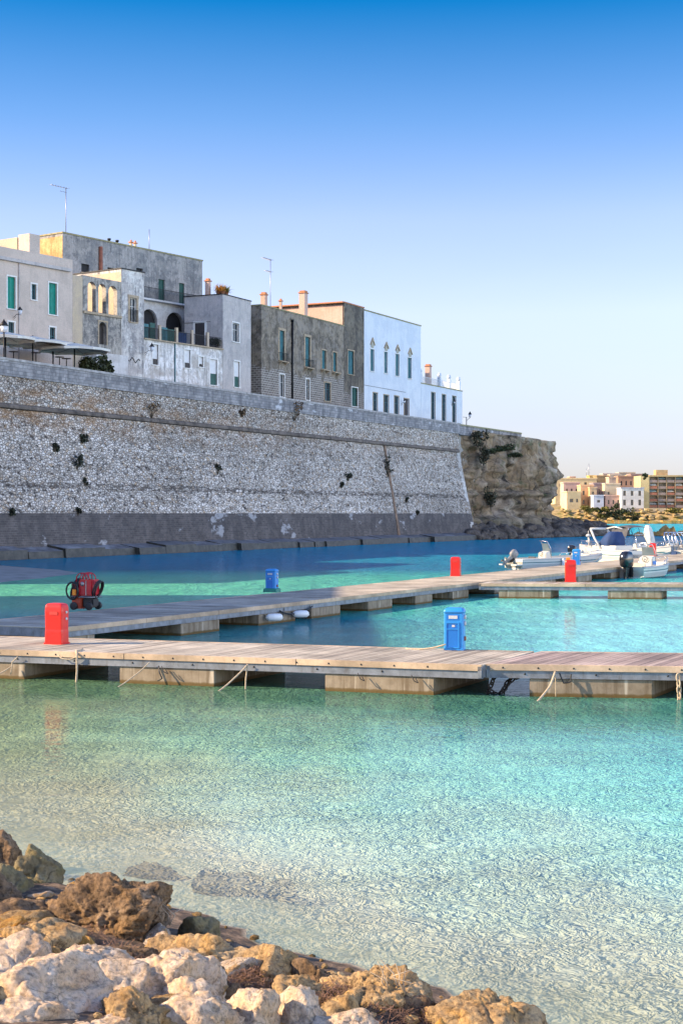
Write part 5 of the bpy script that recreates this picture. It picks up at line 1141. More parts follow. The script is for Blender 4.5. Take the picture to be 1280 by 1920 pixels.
# ---------------- vegetation ----------------
LEAF = {}
def leafmat(k, c):
    if k not in LEAF:
        m, n, b = new_mat('foliage_'+k); B = NB(n); g = B.node("ShaderNodeNewGeometry")
        cc_ = B.ramp(g.outputs["Random Per Island"], ((0, tuple(x*.45 for x in c)), (.6, c), (1, tuple(min(1, x*1.7) for x in c)))); B.L(cc_, b.inputs[0]); b.inputs["Roughness"].default_value = .7; LEAF[k] = m
    return LEAF[k]
def leaves(q, c, rx, ry, rz, n, ls, r_, lumps=6):
    cs = [(Vector((r_.uniform(-.6,.6)*rx, r_.uniform(-.6,.6)*ry, r_.uniform(-.5,.6)*rz)), r_.uniform(.35,.6)) for _ in range(lumps)]
    for _ in range(n):
        o_, s_ = r_.choice(cs); v = Vector((r_.gauss(0,1), r_.gauss(0,1), r_.gauss(0,1))).normalized()*r_.uniform(.5, 1.08)*s_
        p = Vector(c) + o_ + Vector((v.x*rx, v.y*ry, v.z*rz)); d = Vector((r_.gauss(0,1), r_.gauss(0,1), r_.gauss(0,.7))).normalized(); e_ = d.orthogonal().normalized()
        e_ = Matrix.Rotation(r_.uniform(0,6.3), 3, d) @ e_; k = ls*r_.uniform(.6,1.4); q.add([p-e_*k*.4, p+d*k*.5, p+e_*k*.4, p-d*k*.5], [(0,1,2,3)])
def bush(name, loc, rx, ry, rz, n, ls, key, col, lab, cat='shrub', grp=None, seed=1, trunk=False, th=1.0):
    o = empty(name, loc, 0, lab, cat, grp); q = MB(); r_ = random.Random(seed); leaves(q, (0,0,rz*.9+(th if trunk else 0)), rx, ry, rz, n, ls, r_); q.build('crown' if trunk else 'foliage', leafmat(key, col), o)
    q = MB()
    if trunk: q.tube([(0,0,-.3),(.1,0,th*.6),(0,.1,th+rz)], [.18,.14,.05], 6)
    for k in range(4): an = k*1.6; q.tube([(0,0,th if trunk else 0),(rx*.4*math.cos(an), ry*.4*math.sin(an), rz*.9+(th if trunk else 0))], [.06,.02], 5)
    q.build('trunk' if trunk else 'stems', simple('bark', (.10,.075,.05), .9, .3, 4) if 'bark' not in M else M['bark'], o); return o
M['bark'] = simple('bark', (.10,.075,.05), .9, .3, 4)
GP = 'bushes beside the cafe'
for i, (px, py, D, rx, rz, lab) in enumerate(((160,682,146,.9,.55,'low dark bush left end of the cafe planting'),(172,680,147,.9,.7,'dark green bush in the middle of the cafe planting'),(186,676,148,1.0,1.0,'largest bush of the cafe planting with green top'),(200,681,149,.9,.8,'dark bush at the right end of the cafe planting'))):
    p = at(px, py, D); hz = (p.z-15.75)/1.5; bush('bush', (p.x, p.y, 15.75), rx, rx, hz, 700, .3, 'cafe', (.035,.045,.015), lab, grp=GP, seed=i)
GW = 'plants rooted in the fortress wall'
for i, (px, py, rr, lab) in enumerate(((155,822,.5,'dark tuft growing high on the wall at the left'),(103,840,.4,'small dark tuft on the wall, farthest left'),(145,868,.75,'largest green tuft on the wall at the left'),(22,960,.4,'small green tuft where the rubble meets the dark courses, at the left edge'),(147,960,.35,'small green tuft on top of the dark courses below the large one'),(408,880,.7,'dark spreading patch of weeds in the middle of the wall'),(652,893,.7,'dark round tuft right of the middle of the wall'),(640,910,.35,'tiny tuft just below left of the dark round one'),(285,768,1.0,'dry weeds hanging at the cordon under the white row'),(552,772,1.3,'brown hanging weeds under the parapet below the brown house'),(727,885,.8,'dark narrow weeds in the drain line'),(782,962,.4,'small tuft on the dark courses near the corner'),(762,938,.4,'small tuft on the wall near the corner'),(160,905,.35,'small dark weed below the largest tuft'),(455,775,.5,'faint weeds on the cordon beneath the lilac house'))):
    z = EYE-(py-HY)/FP*(127.5+(222-127.5)*px/865*.75); t_ = 0 if z > 12.6 else -1.55*(12.6-z)/8.84; pw = Plane(wpt(0, t_-.12), WU); s_, z = pw.hit(px, py); p = pw.pt(s_)
    bush('wall_plant', (p.x, p.y, z-rr*.8), rr*.9, rr*.9, rr*(1.0 if i != 10 else 2.0), 130, .26, 'wall' if i not in (8,9,14) else 'dry', (.03,.035,.018) if i not in (8,9,14) else (.13,.08,.04), lab, 'wall plant', GW, seed=50+i)
GC = 'shrubs clinging to the cliff'
for i, (px, py, rx, rz, key, col, lab) in enumerate(((886,826,1.5,1.6,'ivy',(.05,.05,.025),'dark hanging shrub at the joint of wall and cliff'),(892,850,1.1,2.0,'ivy',(.05,.05,.025),'trailing growth below the dark hanging shrub'),(912,845,1.6,.6,'cg',(.05,.065,.02),'green ledge growth right of the dark hanging shrub'),(935,838,1.6,.7,'cg',(.05,.065,.02),'green clump on the upper cliff ledge'),(950,852,1.2,.5,'cg',(.05,.065,.02),'small green clump under the upper cliff ledge'),(920,984,2.2,.7,'cg',(.05,.065,.02),'dark green growth at the left foot of the cliff'),(1020,992,2.2,.5,'cg',(.05,.065,.02),'green growth at the right foot of the cliff'),(905,930,1.2,1.8,'ivy',(.05,.05,.025),'brown creeper patch low on the cliff'))):
    f = (px-866)/(1055-866); D = 223.5+f*31; p = at(px, py, D); bush('cliff_shrub', (p.x+1.0, p.y-1.3, p.z-rz), rx, 1.0, rz, 420, .32, key, col, lab, 'shrub', GC, seed=80+i)
# ---------------- boats ----------------
def hull(o, L_, Bm, H, mat='gel', flare=.25, bowrise=.35, inner=True, bottom='gel', vee=.25, rail='edge_rub'):
    """x forward from the transom, z up from the waterline"""
    n = 14; secs = []; q = MB()
    def beam(f): return Bm/2*(1-max(0, (f-.45)/.55)**2.2)*(.93+.07*min(1, f*4))
    def sheer(f): return H*(1+bowrise*f**2)
    for i in range(n+1):
        f = i/n; x = f*L_; b = max(.012, beam(f)); sh = sheer(f); kz = -.25 + max(0, (f-.6)/.4)**2*(sh+.1)*.8
        xs_ = x + max(0, f-.7)*.0
        zc = kz + (sh-kz)*.32
        secs.append([(x, -b, sh), (x, -b*.96, sh*.62+kz*.38), (x, -b*.80, zc), (x, 0, kz), (x, b*.80, zc), (x, b*.96, sh*.62+kz*.38), (x, b, sh)])
    m = 7
    vs = [p for s in secs for p in s]; fs = [(i*m+k, (i+1)*m+k, (i+1)*m+k+1, i*m+k+1) for i in range(n) for k in range(m-1)]; fs.append(tuple(range(m)))
    q.add(vs, fs); h_ = q.build('hull', M[mat], o)
    # gunwale deck ring + cockpit well
    q = MB(); w_ = .13; fl = -.02
    o_l = [(secs[i][0][0], secs[i][0][1], secs[i][0][2]) for i in range(n+1)]; vs = []; fs = []
    for i in range(n+1):
        f = i/n; x = f*L_; b = max(.012, beam(f)); ib = max(.008, b-w_); sh = sheer(f); ix = x
        fore = f > .72; floor = sh-.02 if fore else .12
        vs += [(x,-b,sh+.004),(x,-ib,sh+.03),(x,-ib*.98,floor if not fore else sh+.05),(x,ib*.98,floor if not fore else sh+.05),(x,ib,sh+.03),(x,b,sh+.004)]
    for i in range(n):
        for k in range(5): fs.append((i*6+k, i*6+k+1, (i+1)*6+k+1, (i+1)*6+k))
    fs.append((0,5,4,3,2,1)) if 0 else None
    q.add(vs, fs); q.add([(0,-Bm*.46,.1),(0,Bm*.46,.1),(0,Bm*.46,H*.72),(0,-Bm*.46,H*.72),(.12,-Bm*.46,H*.72),(.12,Bm*.46,H*.72)], [(0,1,2,3),(3,2,5,4)]); q.build('deck', M['gelin'], o)
    q = MB()
    for sgn in (-1, 1): q.tube([(secs[i][0][0], sgn*(beam(i/n)+.015), sheer(i/n)-.05) for i in range(n+1)], .028, 5)
    q.build('rub_rail', M[rail] if rail in M else M['greyp'], o)
    q = MB()
    for sgn in (-1, 1):
        vs = [(secs[i][0][0], sgn*(beam(i/n)*.965+.012), sheer(i/n)*.60) for i in range(n)] + [(secs[i][0][0], sgn*(beam(i/n)*.97+.012), sheer(i/n)*.60+.06) for i in range(n)]
        q.add(vs, [(i, i+1, n+i+1, n+i) for i in range(n-1)])
    q.build('hull_stripe', M['teal'], o)
    return beam, sheer
def outboard(o, x, z, sc, mat, tilt=0, leg=None):
    e_ = empty('outboard_motor', (x, 0, z), 0); e_.parent = o; e_.rotation_euler = (0, tilt, 0); e_.scale = (sc,)*3
    q = MB(); loft(q, [[(px_*k+dx, py_*k, zz) for px_, py_ in rounded(.62,.36,.14)] for zz, k, dx in ((.0,.72,-.2),(.08,.98,-.2),(.30,1.04,-.22),(.48,.96,-.22),(.58,.72,-.2),(.61,.35,-.18))], True); q.build('cowl', M[mat], e_)
    q = MB(); loft(q, [[(px_*k+dx, py_*k2, zz) for px_, py_ in rounded(.3,.2,.07)] for zz, k, k2, dx in ((-.75,.8,.35,-.22),(-.35,.85,.6,-.2),(.0,1.1,1.0,-.18))]); q.box(-.52,.02,-.12,.12,-.50,-.47); q.build('leg', M[leg or mat], e_)
    q = MB(); q.lathe([(.02,-.32),(.075,-.2),(.08,.1),(.04,.22)], (-.22,0,-.80), 10, Matrix.Rotation(R(90), 3, 'Y')); q.add([(-.34,-.01,-.85),(-.1,-.01,-.85),(-.2,0,-1.08),(-.3,0,-1.06)], [(0,1,2,3)]); q.build('gearcase', M[leg or mat], e_)
    q = MB()
    for k in range(3):
        m_ = Matrix.Translation((-.5,0,-.80)) @ Matrix.Rotation(k*2.094, 4, 'X'); q.add([m_ @ Vector(p) for p in ((-.03,-.03,.03),(.03,.03,.03),(.05,.10,.15),(0,.02,.2),(-.05,-.07,.14))], [(0,1,2,3,4)])
    q.lathe([(.03,-.06),(.05,0),(.05,.08)], (-.5,0,-.80), 8, Matrix.Rotation(R(90), 3, 'Y')); q.build('propeller', M['iron'], e_)
    q = MB(); q.box(-.06,.10,-.14,.14,-.35,.02); q.build('bracket', M['iron'], e_)
def console(o, x, w_=.75, h=.95, scr=True, rail=True):
    q = MB(); q.add([(x-.3,-w_/2,.12),(x+.35,-w_/2,.12),(x+.35,w_/2,.12),(x-.3,w_/2,.12),(x-.28,-w_/2,h),(x+.12,-w_/2,h+.12),(x+.12,w_/2,h+.12),(x-.28,w_/2,h)], [(0,3,2,1),(4,5,6,7),(0,1,5,4),(1,2,6,5),(2,3,7,6),(3,0,4,7)]); c = q.build('console', M['gel'], o, bevel=.04)
    if scr: q = MB(); q.add([(x+.13,-w_/2,h+.12),(x+.13,w_/2,h+.12),(x-.05,w_/2*.8,h+.62),(x-.05,-w_/2*.8,h+.62)], [(0,1,2,3)]); q.build('windscreen', M['screen'], c)
    if rail:
        q = MB()
        for sgn in (-1, 1): q.tube([(x+.2,sgn*w_/2,h*.6),(x+.16,sgn*w_/2,h+.3),(x-.08,sgn*w_*.42,h+.75),(x-.25,sgn*w_*.38,h+.8)], .022, 5)
        q.tube([(x-.08,-w_*.42,h+.75),(x-.08,w_*.42,h+.75)], .022, 5); q.tube([(x-.25,-w_*.38,h+.8),(x-.25,w_*.38,h+.8)], .022, 5); q.build('console_rail', M['chrome'], c)
    q = MB(); q.tube([(x-.36+.0, .16*math.cos(a), h-.08+.16*math.sin(a)) for a in [2*math.pi*k/14 for k in range(14)]], .018, 5, True); q.tube([(x-.36,0,h-.08),(x-.26,0,h-.12)], .02, 5); q.build('steering_wheel', M['black'], c)
def seat(o, x, w_=.8, mat='gelin', h=.42):
    q = MB(); q.box(x-.25,x+.25,-w_/2,w_/2,.12,h); s_ = q.build('seat', M['gel'], o, bevel=.03)
    q = MB(); q.box(x-.24,x+.24,-w_/2+.02,w_/2-.02,h+.002,h+.1); q.box(x-.26,x-.18,-w_/2+.02,w_/2-.02,h+.102,h+.42); q.build('cushion', M[mat], s_, bevel=.02)
def bowrail(o, beam, sheer, L_, f0=.55, h=.35, n=6):
    q = MB(); fs_ = [f0+(.97-f0)*k/n for k in range(n+1)]
    top = [(f*L_, -beam(f)*.9, sheer(f)+h) for f in fs_] + [(f*L_, beam(f)*.9, sheer(f)+h) for f in fs_[::-1]]
    q.tube([(fs_[0]*L_-.15, -beam(f0)*.93, sheer(f0)+.02)] + top + [(fs_[0]*L_-.15, beam(f0)*.93, sheer(f0)+.02)], .02, 5)
    for f in fs_[1:-1:2]:
        for sg in (-1, 1): q.tube([(f*L_, sg*beam(f)*.92, sheer(f)+.01), (f*L_, sg*beam(f)*.9, sheer(f)+h)], .016, 5)
    q.build('bow_rail', M['chrome'], o)
M['motorgrey'] = simple('grey_motor_paint', (.20,.20,.20), .4, .3, 6)
G_B = 'motor boats moored at the pier'
def wl(px, D): return Vector(((px-640)/FP*D, D, 0))
# A: open boat, tilted outboard at the left
def heading(p, q_): d = q_-p; return math.atan2(d.y, d.x)
pa, pb = wl(962, 102.5), wl(1128, 106.5)
bA = empty('motor_boat', pa, heading(pa, pb), 'open white fishing boat with its outboard tilted up, leftmost of the boats', 'motor boat', G_B)
bm_, sh_ = hull(bA, (pb-pa).length, 2.1, .72); outboard(bA, -.05, .72, .9, 'motorgrey', R(52), 'motorgrey'); console(bA, 2.7, .8, 1.1); seat(bA, 1.8, .8, 'greycv'); bowrail(bA, bm_, sh_, (pb-pa).length, .62, .22)
q = MB(); q.lathe([(.03,-.32),(.10,-.26),(.11,.2),(.04,.3)], (3.35,-1.14,.42), 10); q.build('fender', M['fender'], bA)
q = MB(); q.box(-.5,.0,-.95,-.35,.28,.36); q.box(-.5,0,.35,.95,.28,.36); q.build('swim_platform', M['gel'], bA)
# B: small boat with upright console frame
pa, pb = wl(1076, 117), wl(1192, 115.0)
bB = empty('motor_boat', pa, heading(pa, pb), 'small white boat with a tall narrow radar mast, second from the left', 'motor boat', G_B)
L_ = (pb-pa).length; bm_, sh_ = hull(bB, L_, 1.9, .7, bottom='gel'); console(bB, 1.3, .7, 1.1, True, False); seat(bB, .6); outboard(bB, -.05, .7, 1.0, 'blackgl', R(10))
q = MB()
for sg in (-.25,.25): q.tube([(1.25,sg,.7),(1.15,sg*.7,1.6),(1.1,sg*.3,2.0)], .035, 6)
q.box(.95,1.25,-.2,.2,1.62,1.7); q.lathe([(.18,0),(.2,.1),(.1,.2)], (1.1,0,2.0), 12); q.tube([(1.1,0,2.2),(1.1,0,2.45)], .03, 5); q.build('radar_mast', M['gel'], bB)
bowrail(bB, bm_, sh_, L_, .5, .3)
# C: cabin boat with navy cover
pa, pb = wl(1198, 113), wl(1112, 117)
bC = empty('motor_boat', pa, heading(pa, pb), 'larger white cabin boat with a navy canvas cover and pale green bottom', 'motor boat', G_B)
L_ = 6.4; pa2 = pa; bm_, sh_ = hull(bC, L_, 2.4, 1.0, mat='gel')
q = MB(); secs = []
for x, b, z, zt in ((2.3,.85,1.0,2.35),(2.7,.85,1.0,2.4),(3.2,.8,1.0,2.1),(3.7,.72,1.05,1.4)):
    secs.append([(x,-b,z),(x,-b*.92,(z+zt)/2+.2),(x,-b*.6,zt),(x,b*.6,zt),(x,b*.92,(z+zt)/2+.2),(x,b,z)])
loft(q, secs, True); q.build('canvas_cover', M['navy'], bC)
q = MB()
for sg in (-1, 1):
    q.tube([(3.0,sg*.95,1.0),(3.8,sg*.93,1.9),(4.3,sg*.85,2.6)], [.07,.08,.09], 6)
q.tube([(4.3,-.85,2.6),(4.3,.85,2.6)], .09, 6); q.tube([(4.3,-.8,2.6),(3.4,-.8,2.75),(2.6,-.8,2.6)], .06, 6); q.build('arch', M['gel'], bC)
q = MB(); loft(q, [[(x,-b,z0_) if 0 else (x, s_*b, z_) for s_, z_ in ((-1,.95),(-.9,zt_),(.9,zt_),(1,.95))] for x, b, zt_ in ((1.6,.95,1.35),(3.8,.9,1.35),(5.2,.5,1.25))]); q.build('cabin', M['gel'], bC, bevel=.03)
q = MB(); 
for x in (.8, 1.3): q.box(x, x+.35, -1.22, -1.2, .62, .74)
q.build('porthole', M['screen'], bC); bowrail(bC, bm_, sh_, L_, .55, .35)
# D: boat with grey bimini
pa, pb = wl(1158, 124), wl(1240, 120)
bD = empty('motor_boat', pa, heading(pa, pb), 'white boat with a raised grey canvas sunshade on steel tubes', 'motor boat', G_B)
L_ = 5.8; bm_, sh_ = hull(bD, L_, 2.2, .9); console(bD, 2.5, 1.2, 1.3); seat(bD, 1.5, 1.2, 'greycv'); outboard(bD, -.05, .85, 1.1, 'blackgl', R(5))
q = MB(); vs = []
for i in range(7):
    f = i/6; x = .3+1.9*f; z = 2.55+.22*math.sin(math.pi*f)+.12*f
    for j in range(5): yy = -1.0+.5*j; vs.append((x, yy, z-.08*(abs(yy))**2))
q.add(vs + [(v[0], v[1], v[2]-.45*(1 if k in (0,1,2,3,4) else .08)) for k, v in enumerate(vs)], [(i*5+j, i*5+j+1, (i+1)*5+j+1, (i+1)*5+j) for i in range(6) for j in range(4)] + [(0,1,36,35),(1,2,37,36),(2,3,38,37),(3,4,39,38)] + [(i*5, (i+1)*5, 35+(i+1)*5, 35+i*5) for i in range(6)], True); q.build('sunshade', M['greycv'], bD)
q = MB()
for sg in (-1, 1):
    q.tube([(1.3,sg*1.0,.9),(.4,sg*1.0,2.5)], .03, 5); q.tube([(1.3,sg*1.0,.9),(2.2,sg*1.0,2.6)], .03, 5); q.tube([(1.9,sg*1.0,1.0),(1.3,sg*1.0,2.6)], .025, 5); q.tube([(.6,sg*1.0,2.0),(1.9,sg*1.0,1.5)], .02, 5)
q.build('sunshade_frame', M['chrome'], bD); q = MB(); q.add([(.35,-1.06,1.75),(2.0,-1.06,1.95),(2.2,-1.03,2.6),(.3,-1.03,2.45),(.35,-1.03,1.75),(2.0,-1.03,1.95),(2.2,-1.0,2.6),(.3,-1.0,2.45)], [(0,1,2,3),(4,5,6,7),(0,4,5,1),(1,5,6,2),(2,6,7,3),(3,7,4,0)]); q.build('side_curtain', M['greycv'], bD); bowrail(bD, bm_, sh_, L_, .5, .4)
# E: boat with upright white furled canopy
pa, pb = wl(1200, 128), wl(1290, 124)
bE = empty('motor_boat', pa, heading(pa, pb), 'white boat with an upright folded pale canopy, behind the far red pillar', 'motor boat', G_B)
L_ = 6.0; bm_, sh_ = hull(bE, L_, 2.2, .95); seat(bE, 2.6, 1.2); console(bE, 3.2, .8, 1.2)
q = MB(); loft(q, [[(px_*k+.95+dx, py_*k, z) for px_, py_ in rounded(.85,.7,.2)] for z, k, dx in ((.95,1.05,0),(1.5,1.0,0),(2.2,.82,-.1),(2.6,.6,-.15),(2.8,.3,-.2))], True); q.build('folded_canopy', simple('pale_cover', (.55,.55,.5), .7, .2, 4, .02), bE)
bowrail(bE, bm_, sh_, L_, .5, .4)
# F: right-edge boat with arch tubes
pa, pb = wl(1250, 122), wl(1340, 119)
bF = empty('motor_boat', pa, heading(pa, pb), 'white boat with a leaning steel tube arch, cut by the right edge', 'motor boat', G_B)
L_ = 6.0; bm_, sh_ = hull(bF, L_, 2.2, .8); console(bF, 2.4, .9, 1.2); seat(bF, 1.6)
q = MB()
for dx in (0,.35,.7,1.0):
    q.tube([(.6+dx,-.95,.8),(.25+dx,-.85,1.9),(.1+dx,-.6,2.25),(.1+dx,.6,2.25),(.25+dx,.85,1.9),(.6+dx,.95,.8)], .05, 6)
q.build('tube_arch', M['chrome'], bF)
pa, pb = wl(1222, 116), wl(1330, 117)
bH = empty('motor_boat', pa, heading(pa, pb), 'low boat with pale blue hull lying lengthwise at the right edge', 'motor boat', G_B)
bm_, sh_ = hull(bH, 6, 2.0, .6, mat='bottom'); seat(bH, 2, 1.0, 'navy'); seat(bH, 3.2, .9, 'greycv'); outboard(bH, -.05, .6, .9, 'gel', R(40)); console(bH, 2.8, .6, .8, True, False)
# G: near boat with black outboard
pa = wl(1180, 88.5); pb = pa + Vector((2.9, 3.6, 0))
bG = empty('motor_boat', pa, heading(pa, pb), 'nearest white boat with a big black outboard facing the camera', 'motor boat', G_B)
L_ = 4.6; bm_, sh_ = hull(bG, L_, 1.95, .66, mat='gel'); outboard(bG, -.1, .62, 1.55, 'blackgl', R(3)); console(bG, 2.2, .85, 1.15); seat(bG, 1.2, 1.0)
q = MB(); q.box(2.0,2.4,-.46,-.43,.75,.95); q.build('console_stripe', M['blue'], bG); bowrail(bG, bm_, sh_, L_, .6, .25)
# ropes from boats to the pier
for i, (a, b2, lab) in enumerate(((wl(1128,106.5)+Vector((0,0,.9)), pfp.pt(fx(pfp,1160),3.6,.68), 'mooring line from the leftmost boat to the pier'), (wl(1245,92)+Vector((0,0,.9)), pfp.pt(fx(pfp,1250),.1,.68), 'mooring line from the nearest boat to the pier'))):
    rope('mooring_rope', [a, (a+b2)/2-Vector((0,0,.15)), b2], .02, lab, grp='boat mooring lines')

# ---------------- far shore ----------------
fq = MB(); fx0, fx1 = -60., 420.; nX, nY = 240, 40; vs = []
def far_edge(x): return 562 + 5*noise.noise(Vector((x*.03, 1, 0)))
def far_z(x, d):
    s_ = min(1, max(0, (d-4)/26)); cl = 1/(1+math.exp(-(d-13-5*noise.noise(Vector((x*.06, 2, 2))))*.7))
    top = 5.2 + .8*noise.noise(Vector((x*.02, 3, 3))) + max(0, (d-25))*.02
    return -1.2 + min(1, d/3)*1.7 + cl*(top-1.0) + (.8*noise.fractal(Vector((x*.2, d*.2, 0)), .8, 2, 4) if d > 2 else 0)
for j in range(nY+1):
    d = 260*(j/nY)**2.4
    for i in range(nX+1): x = fx0+(fx1-fx0)*i/nX; vs.append((x, far_edge(x)+d, far_z(x, d)))
fq.add(vs, [(j*(nX+1)+i, j*(nX+1)+i+1, (j+1)*(nX+1)+i+1, (j+1)*(nX+1)+i) for j in range(nY) for i in range(nX)], True)
tag(fq.build('far_shore', M['farrock']), 'rocky opposite shore below the houses', kind='structure')
fm = {}
def fmat(c, nm):
    if nm not in fm: fm[nm] = plaster(nm, c, tuple(x*.85 for x in c), tuple(x*.5 for x in c), .12, .25)
    return fm[nm]
FARG = 'houses on the opposite shore'
def far_house(px0, px1, y0, y1, D, col, nm, lab, dep=10, rz=0.0, wins=(), roofc=None, door=True, name='far_house'):
    a, b = at(px0, y1, D), at(px1, y0, D); w_ = b.x-a.x; h = b.z-a.z; zb = a.z-3.5
    o = empty(name, (a.x, D, zb), rz, lab, 'house', FARG); hh = h+3.5; q = MB(); ops = []
    for (u, v, uu, vv) in wins: ops.append((w_*u, w_*uu, 3.5+h*v, 3.5+h*vv))
    facade(q, w_, hh, ops, 0, .3); q.add([(0,0,0),(0,dep,0),(0,dep,hh),(0,0,hh)], [(0,1,2,3)]); q.add([(w_,0,0),(w_,dep,0),(w_,dep,hh),(w_,0,hh)], [(0,1,2,3)]); q.add([(0,0,hh),(w_,0,hh),(w_,dep,hh),(0,dep,hh)], [(0,1,2,3)]); q.add([(0,dep,0),(w_,dep,0),(w_,dep,hh),(0,dep,hh)], [(0,1,2,3)])
    q.build('wall', fmat(col, nm), o)
    for op in ops: q = MB(); q.add([(op[0],.25,op[2]),(op[1],.25,op[2]),(op[1],.25,op[3]),(op[0],.25,op[3])], [(0,1,2,3)]); q.build('window', M['glass'], o)
    q = MB(); q.box(-.2, w_+.2, -.2, .3, hh, hh+.45); q.box(-.2,.3,.302,dep,hh,hh+.45); q.box(w_-.3,w_+.2,.302,dep,hh,hh+.45); q.build('roof_parapet', fmat(roofc or tuple(min(1, x*1.1) for x in col), nm+'_top'), o); return o, w_, hh
Y, O_, P_, Wc, Gc = (.80,.62,.34), (.76,.48,.27), (.64,.44,.36), (.74,.70,.64), (.45,.40,.36)
WG = [(.15,.2,.25,.6),(.45,.2,.55,.6),(.75,.2,.85,.6)]
W6 = [(.08,.12,.2,.42),(.42,.12,.54,.42),(.76,.12,.88,.42),(.08,.62,.2,.88),(.42,.62,.54,.88),(.76,.62,.88,.88)]
far_house(1040,1118,898,930,660,Y,'fy','long yellow house highest at the left of the far shore',14,0,[(.1,.55,.14,.8),(.3,.55,.34,.8),(.5,.55,.54,.8),(.7,.4,.76,.8)])
far_house(1118,1140,893,915,670,(.4,.3,.16),'fd','brown flat house right behind the yellow one',10)
far_house(1056,1086,906,932,625,P_,'fp','mauve house in the left of the far shore',10,0,WG)
far_house(1062,1089,923,950,598,Y,'fy2','bright yellow house nearest the cliff on the far shore',9,.1,[(.2,.3,.45,.55),(.65,.3,.8,.55)])
far_house(1088,1112,911,949,604,O_,'fo','tall orange house with balcony bands',9,0,[(.15,.1,.3,.3),(.55,.1,.7,.3),(.15,.55,.3,.75),(.55,.55,.7,.75)])
far_house(1105,1118,915,949,600,(.62,.44,.26),'fo2','narrow peach house front beside the orange one',9,0,[(.3,.2,.6,.4),(.3,.6,.6,.8)])
far_house(1112,1134,907,932,612,(.38,.30,.31),'fm','grey mauve house behind the small blue-white one',10,0,WG)
far_house(1112,1131,930,949,592,(.56,.60,.68),'fb','small blue-white house with one dark window',7,0,[(.35,.35,.65,.6)])
far_house(1133,1162,908,936,606,(.74,.62,.42),'fc','bright cream house with a stepped top',10,0,[(.2,.3,.3,.5)])
far_house(1141,1154,896,910,640,(.60,.44,.32),'fc3','small salmon house above the bright cream one',8)
far_house(1134,1164,930,949,594,P_,'fp2','low pink house below the bright cream one',8,0,WG)
far_house(1164,1206,916,952,590,Wc,'fw','white two-storey house with arched windows and a balcony',10,0,W6,(.45,.48,.55))
far_house(1158,1188,894,914,655,(.45,.27,.18),'fr','reddish brown roofs behind the white house',10,0,WG)
far_house(1182,1202,890,914,665,(.40,.28,.24),'fr2','dusky red house left of the tall yellow slab',10,0,WG)
far_house(1130,1160,889,899,700,(.5,.42,.38),'fr3','pale distant roof behind the cream house',10)
far_house(1160,1190,887,897,710,(.52,.44,.34),'fr4','pale distant roof left of the apartment block',10)
r_ = random.Random(12)
for k, (nm_, cl_) in enumerate((('cream',(.7,.6,.42)),('salmon',(.66,.4,.28)),('grey',(.42,.4,.38)),('tan',(.56,.42,.26)),('ochre',(.66,.46,.16)),('white',(.74,.7,.64)),('terracotta',(.5,.24,.14)),('beige',(.64,.54,.4)),('peach',(.72,.5,.34)),('dusty pink',(.58,.42,.38)),('straw coloured',(.72,.58,.26)),('mustard',(.6,.44,.14)))):
    px = 1058 + k*12.2 + r_.uniform(-3, 3); wd_ = r_.uniform(10, 17); yt_ = r_.uniform(891, 902); far_house(px, px+wd_, yt_, yt_+14, 685+8*(k % 3), cl_, 'fbk%d' % k, 'small ' + nm_ + ' house in the back row of the far town', 9, 0, [(.2,.4,.3,.65),(.6,.4,.7,.65)] if k % 2 else WG)
# apartment block
a = at(1200, 952, 600); ab = empty('apartment_block', (a.x, 600, a.z-3), 0, 'long brown apartment block with rows of balconies at the right edge', 'apartment block', FARG)
W1 = at(1330, 952, 600).x-a.x; w1 = at(1216,0,600).x-a.x; H1 = at(1200,892,600).z-a.z+3
q = MB(); q.box(0, w1, 0, 14, 0, H1); q.build('slab_wall', fmat((.74,.56,.27),'fslab'), ab)
q = MB(); q.box(w1+.002, W1, 1.8, 14, 0, H1-.4); q.build('wall', fmat((.46,.34,.22),'fapt'), ab)
q = MB(); q.box(w1+.002, W1+.4, -.2, 14, H1-.38, H1+.25); q.build('roof', fmat((.62,.45,.22),'fapr'), ab)
q = MB(); x0_ = at(1232,0,600).x-a.x; q.box(x0_, x0_+4.6, 3, 8, H1+.252, H1+2.4); q.build('roof_room', fmat((.55,.38,.2),'fapr2'), ab)
nf_ = 5; fh = (H1-3.2)/nf_; r_ = random.Random(4)
for k in range(nf_):
    z = 3+fh*k
    q = MB(); q.box(w1+.1, W1, .2, 1.795, z-.12, z+.1); q.build('balcony_floor', fmat((.45,.33,.2),'fbal'), ab)
    for c in range(7):
        x = w1+.3+c*3.4; q = MB(); q.box(x, x+2.9, .15, .25, z+.102, z+1.0); q.build('balcony_front', fmat(r_.choice(((.55,.42,.3),(.5,.2,.12),(.4,.3,.25),(.62,.55,.45))), 'fb%d' % r_.randint(0,3)), ab)
        q = MB(); q.box(x+.5, x+1.9, 1.7, 1.79, z+.102, z+fh*.75); q.build('window', M['glass'], ab)
        if r_.random() < .45: q = MB(); q.add([(x,.1,z+fh*.55),(x+2.6,.1,z+fh*.55),(x+2.6,1.7,z+fh-.25),(x,1.7,z+fh-.25)], [(0,1,2,3)]); q.build('awning', fmat(r_.choice(((.6,.3,.12),(.7,.66,.55),(.35,.45,.4))), 'fa%d' % r_.randint(0,2)), ab)
q = MB()
for c in range(8): x = w1+.05+c*3.4; q.box(x, x+.22, .1, 1.795, 3, H1-.4)
q.build('fin_walls', fmat((.42,.30,.18),'fbal'), ab)
